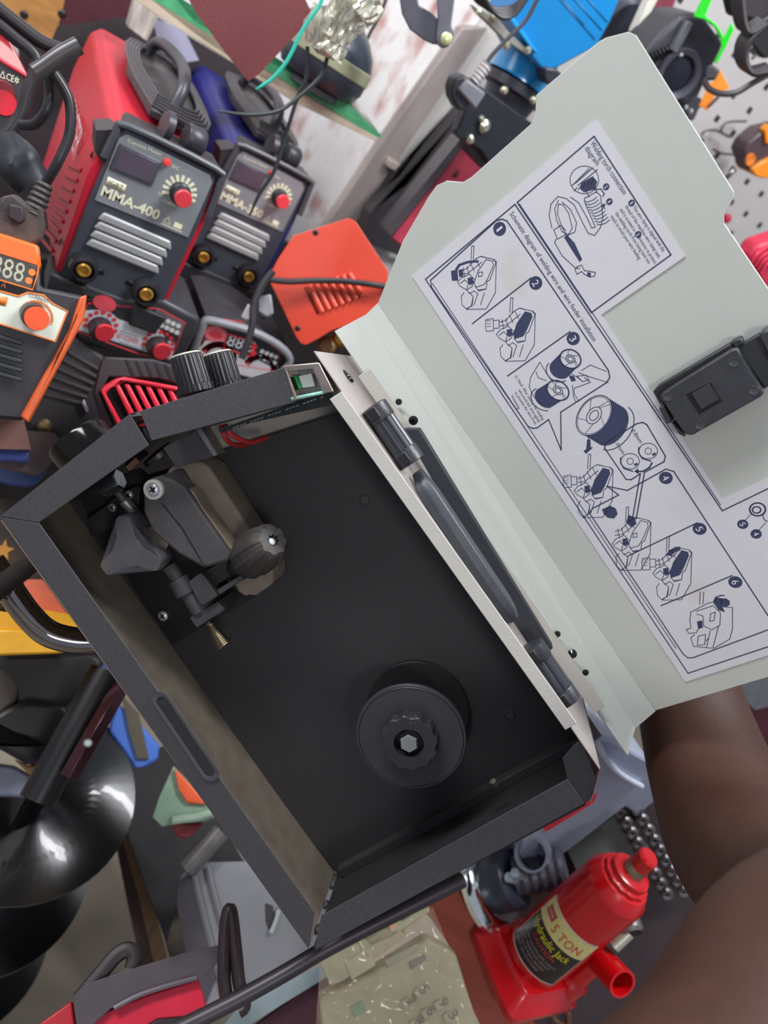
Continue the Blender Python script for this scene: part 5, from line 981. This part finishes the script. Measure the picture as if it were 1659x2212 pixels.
part('red_wing', px(RX, [(60, 2230), (154, 2162), (164, 2230)], -.006, -.05), mat('#b31b28', .4), t, .002)
part('carry_strap', B().tube([RX.at(x, y, .0) for x, y in ((170, 2160), (220, 2100), (250, 2065), (275, 2052), (290, 2065), (285, 2092))], .008, 10, 6, .6), mat('#241c1e', .5), t)
HK = VF(495, 2070, .76, 5)
single('rubber_loop', B().tube([HK.at(x, y) for x, y in ((492, 2168), (484, 2110), (486, 2020), (492, 1972), (500, 1972), (510, 2060), (516, 2120), (528, 2170), (515, 2185))], .0065, 12, 6, 1.3), mat('#2d2123', .45, n=.1), HK, 'tall narrow black rubber loop in front of the grey case', 'rubber loop')
CB = VF(660, 2080, .72, -30)
t = thing('thick_cable', 'thick black sheathed cable with faint printing passing under the welder corner', 'cable', CB)
part('sheath', B().tube([CB.at(x, y) for x, y in ((380, 2225), (440, 2196), (520, 2155), (610, 2105), (700, 2052), (800, 2000), (900, 1950), (1000, 1900))], .0076, 16), mat('#2e282c', .4, n=.1), t)
b = B(); text_mesh(b, '2X2.5mm²', CB.at(648, 2092, .0078), CB.at(706, 2058, .0078), .0055, .0085); part('sheath_printing', b, mat('#5b5257', .5), t)
GS = VF(600, 2170, .98, 30)
single('glass_strip', px(GS, [(470, 2230), (520, 2170), (640, 2110), (700, 2080), (720, 2100), (690, 2120), (520, 2225), (500, 2240)], 0, -.008), mat('#a9bcbd', .15, n=.05, coat=.4), GS, 'pale bluish glass strip beside the thick cable', 'glass strip', .001)
single('maroon_box', px(GS, [(510, 2240), (690, 2112), (720, 2110), (750, 2240)], -.02, -.1), mat('#4c1a2a', .5, n=.1), GS, 'dark maroon box between the glass strip and the wrapped keypads', 'box', .003)
# ---------------------------------------------------------------- wrapped keypads on the red plank
KP = VF(830, 2100, .90, -28, 20, 0)
def keypad(pts, label, keys, extra=()):
    t = thing('keypad', label, 'keypad', KP, None)
    part('shell', px(KP, pts, 0, -.03), mat('#a6a684', .5, n=.08, sc=15), t, .004)
    for k_, x, y in keys:
        kb = part('key', px(KP, [(x - 13, y - 4), (x + 3, y - 14), (x + 14, y + 4), (x - 3, y + 14)], .005, 0), mat('#aeb092', .45), t, .002)
        b = B(); text_mesh(b, k_, KP.at(x - 1, y - 8, .0055), KP.at(x + 7, y + 5, .0055), .012, .0056); part('digit', b, mat('#3f4a4a', .5), kb)
    for nm, q, h in extra: part(nm, px(KP, q, .002, 0), mat(h, .5, n=.1), t, .001)
    return t
keypad([(690, 2160), (800, 2105), (925, 2028), (985, 2060), (1025, 2190), (1030, 2260), (700, 2260)], 'plastic-wrapped pale keypad with big 5 2 9 6 digits at bottom', [('5', 905, 2146), ('2', 878, 2170), ('9', 948, 2174), ('6', 920, 2192), ('8', 895, 2215), ('3', 968, 2200)], (('green_key', [(757, 2176), (782, 2162), (790, 2184), (766, 2198)], '#6aa07c'), ('dark_strip', [(882, 2080), (918, 2062), (922, 2074), (888, 2094)], '#6f6f64'), ('screen', [(830, 2075), (900, 2040), (905, 2052), (838, 2090)], '#8f9a80')))
keypad([(685, 2070), (760, 2030), (830, 1995), (880, 2020), (800, 2080), (740, 2120), (715, 2130)], 'plastic-wrapped pale keypad with label, upper left of the pile', [], (('label', [(745, 2078), (800, 2045), (812, 2085), (760, 2118)], '#b2b08e'), ('ridge', [(768, 2026), (774, 2024), (800, 2068), (795, 2072)], '#c4c09c')))
keypad([(770, 2022), (860, 1965), (925, 1930), (930, 1970), (850, 2030), (800, 2052)], 'plastic-wrapped pale keypad nearest the welder edge', [], (('orange_patch', [(830, 1988), (850, 1978), (858, 2004), (846, 2012)], '#d2a070'), ('dark_bars', [(860, 1972), (880, 1960), (888, 1978), (868, 1990)], '#73705c')))
# crinkled clear film over the pile
b = B(); n1, n2 = 46, 46; g = []
q0, q1, q2, q3 = KP.at(690, 2075, .012), KP.at(935, 1960, .012), KP.at(1045, 2240, .012), KP.at(680, 2260, .012)
for i in range(n1 + 1):
    row = []
    for j in range(n2 + 1):
        u_, v_ = i / n1, j / n2; p = q0.lerp(q1, u_).lerp(q3.lerp(q2, u_), v_)
        s_ = u_ * .9 + v_ * .35; h_ = .008 * abs(noise.noise(Vector((p.x * 14 + p.y * 22, p.x * -8 + p.y * 5, 3)))) + .004 * noise.noise(Vector((p.x * 60, p.y * 60, 1)))
        row.append(b.b.verts.new((p.x, p.y, .013 + h_ * 1.6)))
    g.append(row)
for i in range(n1):
    for j in range(n2): b.b.faces.new((g[i][j], g[i + 1][j], g[i + 1][j + 1], g[i][j + 1]))
fm = bpy.data.materials.new('clear_film'); fm.use_nodes = True; pb = fm.node_tree.nodes['Principled BSDF']; pb.inputs['Base Color'].default_value = (.8, .6, .42, 1); pb.inputs['Alpha'].default_value = .22; pb.inputs['Roughness'].default_value = .12; pb.inputs['Specular IOR Level'].default_value = 1
single('plastic_film', b, fm, KP, 'crinkled yellowish clear film wrapped over the pale keypads', 'plastic film', sharp=60)
RP = VF(1010, 2060, .98, 30, 15, 0)
single('red_plank', px(RP, [(880, 1930), (960, 1885), (985, 1910), (1060, 2040), (1165, 2230), (1060, 2260), (1020, 2180), (975, 2050), (930, 1985)], -.02, -.04), mat('#a8503e', .6, n=.15, sc=20, bump=.3, stretch=(.4, 3, 1)), RP, 'salmon red painted plank beneath the wrapped keypads', 'plank', .002)
# dark glass table
TB = VF(1200, 2050, 1.06, 32, 20, 0)
t = thing('dark_counter', 'dark brown glossy counter with thin tan joint lines under the hydraulic jack', 'counter', TB)
part('top', px(TB, [(960, 1880), (1200, 1780), (1420, 1700), (1700, 1650), (1720, 2280), (1150, 2280), (1080, 2120), (1010, 1990)], -.02, -.05), mat('#3b3031', .25, n=.25, sc=8), t, .002)
for pts in ([(1025, 1965), (1053, 2025), (1100, 2115), (1145, 2200)], [(1043, 2035), (1066, 2026)], [(1096, 2144), (1112, 2136)]): part('joint_line', B().tube([TB.at(x, y, -.0198) for x, y in pts], .0012, 6, 1), mat('#94703f', .5), t)
part('edge_strip', B().tube([TB.at(x, y, -.018) for x, y in ((965, 1890), (1010, 1975), (1060, 2075), (1120, 2190), (1140, 2240))], .006, 8, 1), mat('#b37a54', .6, n=.15), t)
part('knot_mark', B().tube([TB.at(x, y, -.019) for x, y in ((1195, 2155), (1190, 2180), (1200, 2205), (1225, 2215), (1228, 2190), (1215, 2175))], .0035, 6), mat('#5a3a20', .6), t)
single('grey_green_plate', px(TB, [(1222, 1832), (1330, 1760), (1400, 1830), (1410, 1870), (1290, 1890), (1262, 1920)], -.012, -.019), mat('#59605a', .35, n=.15, sc=10), TB, 'dull grey-green plate lying behind the jack', 'plate', .001)
# grey vacuum-like machine with chrome ring
VM = GF(1240, 1760, .98)
M_VAC = mat('#9fa6b6', .3, n=.06, sc=10, coat=.2)
t = thing('grey_machine', 'blue-grey plastic machine with red label, pipe stub and bright chrome ring', 'machine', VM)
part('shell', px(VM, [(1160, 1760), (1240, 1620), (1275, 1585), (1330, 1600), (1400, 1640), (1430, 1720), (1400, 1745), (1385, 1770), (1350, 1745), (1240, 1830), (1170, 1880), (1120, 1850)], 0, -.08), M_VAC, t, .008, seg=3)
part('shell_curve', B().tube([VM.at(x, y, .004) for x, y in ((1290, 1605), (1310, 1640), (1340, 1672), (1385, 1698))], .004, 10), mat('#c3cbd6', .2), t)
part('red_label', px(VM, [(1168, 1785), (1275, 1718), (1290, 1716), (1282, 1735), (1180, 1797)], .0015, 0), mat('#e0323e', .4), t, .0005)
part('pipe_stub', B().lathe(VM.at(1150, 1845, .01), VM.at(1132, 1855, .03) - VM.at(1175, 1838, -.02), [(.0215, -.03), (.0215, .012), (.0185, .012), (.0185, -.02)], 32), mat('#6f7482', .3), t)
ax_ = Vector((.25, 1, .35)); c_ = VM.at(1068, 1905, .0)
part('chrome_ring', B().lathe(c_, ax_, [(.058, -.016), (.066, -.010), (.067, -.002), (.060, .005), (.048, .008), (.040, .008)], 64), mat('#e6ecea', .08, 1, n=.05), t)
part('dark_drum', B().lathe(c_ + ax_.normalized() * .008, ax_, [(.040, 0), (.040, .025), (.034, .03)], 40), mat('#343846', .35), t)
part('ribbed_neck', B().lathe(c_ + ax_.normalized() * .035, Vector((.6, .8, .3)), [(.026 - .002 * (i % 2), i * .006) for i in range(12)], 32), mat('#45434e', .35, n=.15), t, sharp=20)
part('motor_can', B().lathe(VM.at(1165, 1905, -.03), Vector((.1, 1, .4)), [(.034, -.01), (.042, 0), (.044, .012), (.040, .022), (.030, .04)], 40), mat('#6b7082', .3), t)
part('port_pair', B().tube([VM.at(1098, 1895, .02), VM.at(1125, 1905, .02)], .006, 10, 1), mat('#9aa7b0', .3), t)
part('port_pair', B().tube([VM.at(1112, 1885, .02), VM.at(1130, 1894, .02)], .006, 10, 1), mat('#9aa7b0', .3), t)
for x, y in ((1139, 1880), (1139, 1890)): part('brass_nut', B().lathe(VM.at(x, y, .02), (0, 0, 1), [(.0035, 0), (.0025, .003)], 10), mat('#c9a67c', .3, .7), t)
for i in range(9):
    for j in range(2):
        x, y = 1340 + j * 36 + i * 12.5, 1755 + i * 22 - j * 6
        single('chain_link', B().tube([TB.at(x - 9, y, .0), TB.at(x, y - 9, .005), TB.at(x + 9, y, .0), TB.at(x, y + 9, .0), TB.at(x - 9, y, .0)], .0045, 8, 4), mat('#6b6668', .35, .6, n=.2), TB, 'steel chain link beside the forearm, behind the jack', 'chain link', group='two hanging rows of steel chain')
# ---------------------------------------------------------------- hydraulic bottle jack
JK = GF(1200, 1990, .92)
M_RED = mat('#c0060f', .3, n=.06, sc=14, coat=.3)
t = thing('bottle_jack', 'glossy red bottle jack with black and yellow Hydraulic Jack label', 'hydraulic jack', JK)
jb, jt = JK.at(1162, 2060, -.0), JK.at(1322, 1918, -.0); axj = Vector((0, 1, 0)); cx = (jb[0] + jt[0]) / 2
hJ = jt[1] - jb[1]; rJ = (JK.at(1222, 2095)[0] - JK.at(1130, 1975)[0]) ; rJ = .0405
b = B(); b.lathe((cx, jb[1] - .012, 0), axj, [(rJ, 0), (rJ, hJ + .012), (rJ * .98, hJ + .02), (rJ * .80, hJ + .032), (rJ * .62, hJ + .034), (rJ * .60, hJ + .046), (rJ * .52, hJ + .048)], 56); part('cylinder', b, M_RED, t)
b = B(); b.lathe((cx, jb[1] + hJ + .020, 0), axj, [(rJ * .72, 0), (rJ * .72, .006), (rJ * .6, .008)], 48, flute=24, fd=.0012); part('collar', b, M_RED, t)
b = B(); b.lathe((cx, jb[1] + hJ + .034, 0), axj, [(.014, 0), (.013, .008), (.013, .014)], 32); part('piston', b, mat('#a0a08c', .2, .9), t)
b = B(); b.lathe((cx, jb[1] + hJ + .046, 0), axj, [(.012, 0), (.0135, .003), (.0135, .018), (.011, .021), (.005, .0205)], 32, flute=4, fd=.001); part('saddle', b, M_RED, t)
b = B(); base = rrect(cx - .062, cx + .062, -.055, .060, .014); b.loft([[Vector((x, jb[1] - .036, z)) for x, z in base], [Vector((x, jb[1] - .026, z)) for x, z in base], [Vector((cx + (x - cx) * .78, jb[1] - .014, z * .8)) for x, z in base], [Vector((cx + (x - cx) * .70, jb[1] - .004, z * .72)) for x, z in base]]); part('base', b, M_RED, t, .003)
for s_ in (-1, 1):
    for z_ in (.030, -.01): b = B(); b.ext([Vector((cx + s_ * .030, jb[1] - .006, z_)), Vector((cx + s_ * .060, jb[1] - .036, z_)), Vector((cx + s_ * .030, jb[1] - .036, z_))], (0, 0, .006)); part('base_rib', b, M_RED, t, .001)
px_ = cx + .048; b = B(); b.lathe((px_, jb[1] - .036, .035), axj, [(.020, 0), (.020, .035), (.015, .040), (.013, .075), (.016, .078), (.016, .088)], 32); part('pump_body', b, M_RED, t)
b = B(); b.lathe((px_ - .006, jb[1] + .062, .058), (-.3, .55, .9), [(.0175, -.045), (.0175, .020), (.0145, .020), (.0145, -.01)], 32); part('handle_socket', b, M_RED, t)
b = B(); b.lathe((px_ + .014, jb[1] + .105, .030), (-.2, -.1, 1), [(.013, -.03), (.014, .0), (.0105, .004), (.0095, -.012)], 28); part('steel_socket', b, mat('#8c8a84', .3, .8), t)
b = B(); b.lathe((px_ + .014, jb[1] + .105, .024), (-.2, -.1, 1), [(.005, 0), (.004, .004)], 16); part('socket_core', b, mat('#a6705f', .5), t)
b = B(); b.cyl((px_, jb[1] + .078, .035), (px_ + .012, jb[1] + .10, .030), .008); part('link', b, mat('#b9b9a6', .3, .6), t)
# curved label
def wrap(b, A0, A1, y0, y1, r, n=16):
    ring = [[Vector((cx + r * math.sin(a_), y, r * math.cos(a_))) for a_ in [A0 + (A1 - A0) * i / n for i in range(n + 1)]] for y in (y0, y1)]
    b.loft(ring, closed=False, caps=False); return b
def wraptext(s, a0, a1, y, h, r, m, par, name, up=True):
    b = B(); text_mesh(b, s, (0, 0), (1, 0), h, 0)
    for v in b.b.verts: a_ = a0 + (a1 - a0) * v.co.x; v.co = Vector((cx + r * math.sin(a_), y + v.co.y, r * math.cos(a_)))
    return part(name, b, m, par, flat=True)
ly0 = jb[1] + .010; ly1 = jb[1] + .098; A0, A1 = -.55, 1.15; A0, A1 = -2.20, -.20
lb_ = part('label', wrap(B(), A0 - .04, A1 + .04, ly0 - .002, ly1 + .002, rJ + .0004), mat('#dcc9c4', .4), t)
part('dark_field', wrap(B(), A0, A1, ly0, ly1 - .030, rJ + .0008), mat('#231a1c', .4), lb_); part('yellow_field', wrap(B(), A0, A1, ly1 - .030, ly1, rJ + .0008), mat('#d8cf86', .4), lb_)
M_Y = mat('#e6de1e', .4); M_R = mat('#c8402c', .4)
wraptext('Hydraulic Jack', -2.07, -0.50, ly1 - .044, .0115, rJ + .0012, M_Y, lb_, 'jack_lettering')
wraptext('5 TON', -1.49, -0.48, ly1 - .024, .0135, rJ + .0012, M_R, lb_, 'capacity_lettering'); wraptext('CAUTION', -1.73, -0.81, ly1 - .054, .0065, rJ + .0012, M_R, lb_, 'caution_lettering')
part('oval_badge', wrap(B(), -2.02, -1.60, ly1 - .018, ly1 - .006, rJ + .0011), mat('#b0414a', .4), lb_); wraptext('VARA', -1.96, -1.66, ly1 - .0145, .0055, rJ + .0014, mat('#d8c8a0', .4), lb_, 'badge_lettering')
for i, s_ in enumerate(('USE ONLY ON HARD LEVEL SURFACE', 'DO NOT EXCEED RATED CAPACITY', 'LIFT ONLY AT POINTS SPECIFIED', 'SUPPORT LOAD WITH STANDS')): wraptext(s_, -2.05, -.60 - .1 * i, ly1 - .062 - i * .0062, .0032, rJ + .0012, mat('#a59a98', .5), lb_, 'small_print')
# steel rods between jack and arm
for pts, lb in (([(1395, 1975), (1440, 1945)], 'thin bright steel rod above the jack piston'), ([(1390, 1985), (1450, 1960)], 'thin steel rod just below the other rod')):
    single('steel_rod', B().tube([JK.at(pts[0][0], pts[0][1], -.04), JK.at(pts[1][0], pts[1][1], -.04)], .003, 8, 1), mat('#b5b5ac', .25, .9), JK, lb, 'rod')
single('grey_block', px(JK, [(1378, 2060), (1400, 2030), (1480, 1975), (1500, 2000), (1430, 2080), (1388, 2095)], -.04, -.08), mat('#6a675c', .5, n=.2), JK, 'dull grey block between the jack and the near arm', 'block', .004)
# things behind the arm at the right edge
RE = GF(1630, 1520, 1.2)
single('grey_tile', px(RE, [(1570, 1480), (1720, 1430), (1720, 1515), (1630, 1535)], 0, -.02), mat('#73787a', .5, n=.15), RE, 'grey tile beyond the forearm at the right edge', 'tile', .002)
single('maroon_cloth', px(RE, [(1600, 1540), (1720, 1500), (1720, 1650), (1640, 1640)], -.01, -.04), mat('#5a1420', .6, n=.2), RE, 'maroon cloth beyond the forearm at the right edge', 'cloth', .004)

# ---------------------------------------------------------------- the person's arm, hand behind the lid
AF = Fr((0, 0, 0), (1, 0, 0), (0, -1, 0), (0, 0, -1))
def cv(x, y, d): p = ray(x, y, d); return Vector((p.x, -p.y, -p.z))
def arm_mesh(chain):
    b = B(); P = [(cv(x, y, d), r, f) for x, y, d, r, f in chain]; n = 28; rings = []
    pts = [p for p, _, _ in P]; Q = []; sub = 7
    for i in range(len(P) - 1):
        p0, p1, p2, p3 = pts[max(0, i - 1)], pts[i], pts[i + 1], pts[min(len(P) - 1, i + 2)]
        for k in range(sub):
            t_ = k / sub; Q.append((.5 * ((2 * p1) + (p2 - p0) * t_ + (2 * p0 - 5 * p1 + 4 * p2 - p3) * t_ * t_ + (3 * p1 - p0 - 3 * p2 + p3) * t_ ** 3), P[i][1] * (1 - t_) + P[i + 1][1] * t_, P[i][2] * (1 - t_) + P[i + 1][2] * t_))
    Q.append((pts[-1], P[-1][1], P[-1][2])); x = None
    for i, (p, r, f) in enumerate(Q):
        d = (Q[min(i + 1, len(Q) - 1)][0] - Q[max(i - 1, 0)][0]).normalized()
        if x is None: x = Vector((0, 0, 1)).cross(d).normalized()
        x = (x - d * x.dot(d)).normalized(); y = d.cross(x)
        ring = []
        for j in range(n):
            a_ = j * 2 * PI / n; rr = r * (1 + f * .08 * math.cos(2 * a_)); gro = math.exp(-((a_ - 4.9) / .22) ** 2) * .05 * f; ring.append(p + (x * math.cos(a_) + y * math.sin(a_)) * rr * (1 - gro))
        rings.append(ring)
    b.loft(rings); return b
ab = arm_mesh([(1462, 1330, .80, .022, .3), (1470, 1400, .81, .037, .8), (1487, 1500, .81, .0500, 1), (1530, 1650, .76, .0550, 1), (1595, 1820, .67, .0570, 1), (1690, 1935, .56, .0540, .6), (1800, 1990, .46, .051, .4), (1728, 2112, .38, .053, .2), (1592, 2418, .32, .056, .2), (1360, 2690, .28, .060, .2)])
# palm and fingers gripping the back of the lid
def fing(pts, r0):
    ab.tube([cv(*p) for p in pts], [r0, r0 * .98, r0 * .92, r0 * .8, r0 * .35], 12, 5)
ab.loft(lump([cv(1462, 1345, .80), cv(1466, 1290, .765), cv(1480, 1225, .73), cv(1500, 1175, .715)], [.026, .038, .041, .030], 24, .04, .45, 2))
for k_, (dx, ln) in enumerate(((-62, .9), (-26, 1.05), (12, 1.0), (46, .82))):
    x, y = 1500 + dx, 1195 + k_ * 12; fing([(x, y, .722), (x + 14 * ln, y - 48 * ln, .705), (x + 34 * ln, y - 85 * ln, .685), (x + 52 * ln, y - 112 * ln, .665), (x + 66 * ln, y - 130 * ln, .652)], .0088)
fing([(1425, 1290, .735), (1400, 1250, .722), (1388, 1212, .71), (1384, 1185, .70), (1386, 1165, .692)], .0105)
M_SKIN = mat('#3a2116', .6, n=.1, sc=60, bump=.5, bsc=700, spec=.35)
pr = single('person', ab, M_SKIN, AF, "person's bare bent arm, forearm reaching up behind the open lid at lower right", 'person')

random.seed(11); hb_ = B()
for i in range(70):
    t_ = random.random(); x = 1598 + t_ * 90; y = 1490 + t_ * 290; p = cv(x, y, .80 - .12 * t_); d = Vector((random.uniform(.2, 1), random.uniform(-.6, .3), random.uniform(-.2, .4))).normalized()
    hb_.tube([p - d * .004, p + d * .002, p + d * .006 + Vector((0, -.002, 0))], [.00022, .0002, .0001], 4, 1)
ho_ = part('arm_hair', hb_, mat('#3a2a20', .5), pr)
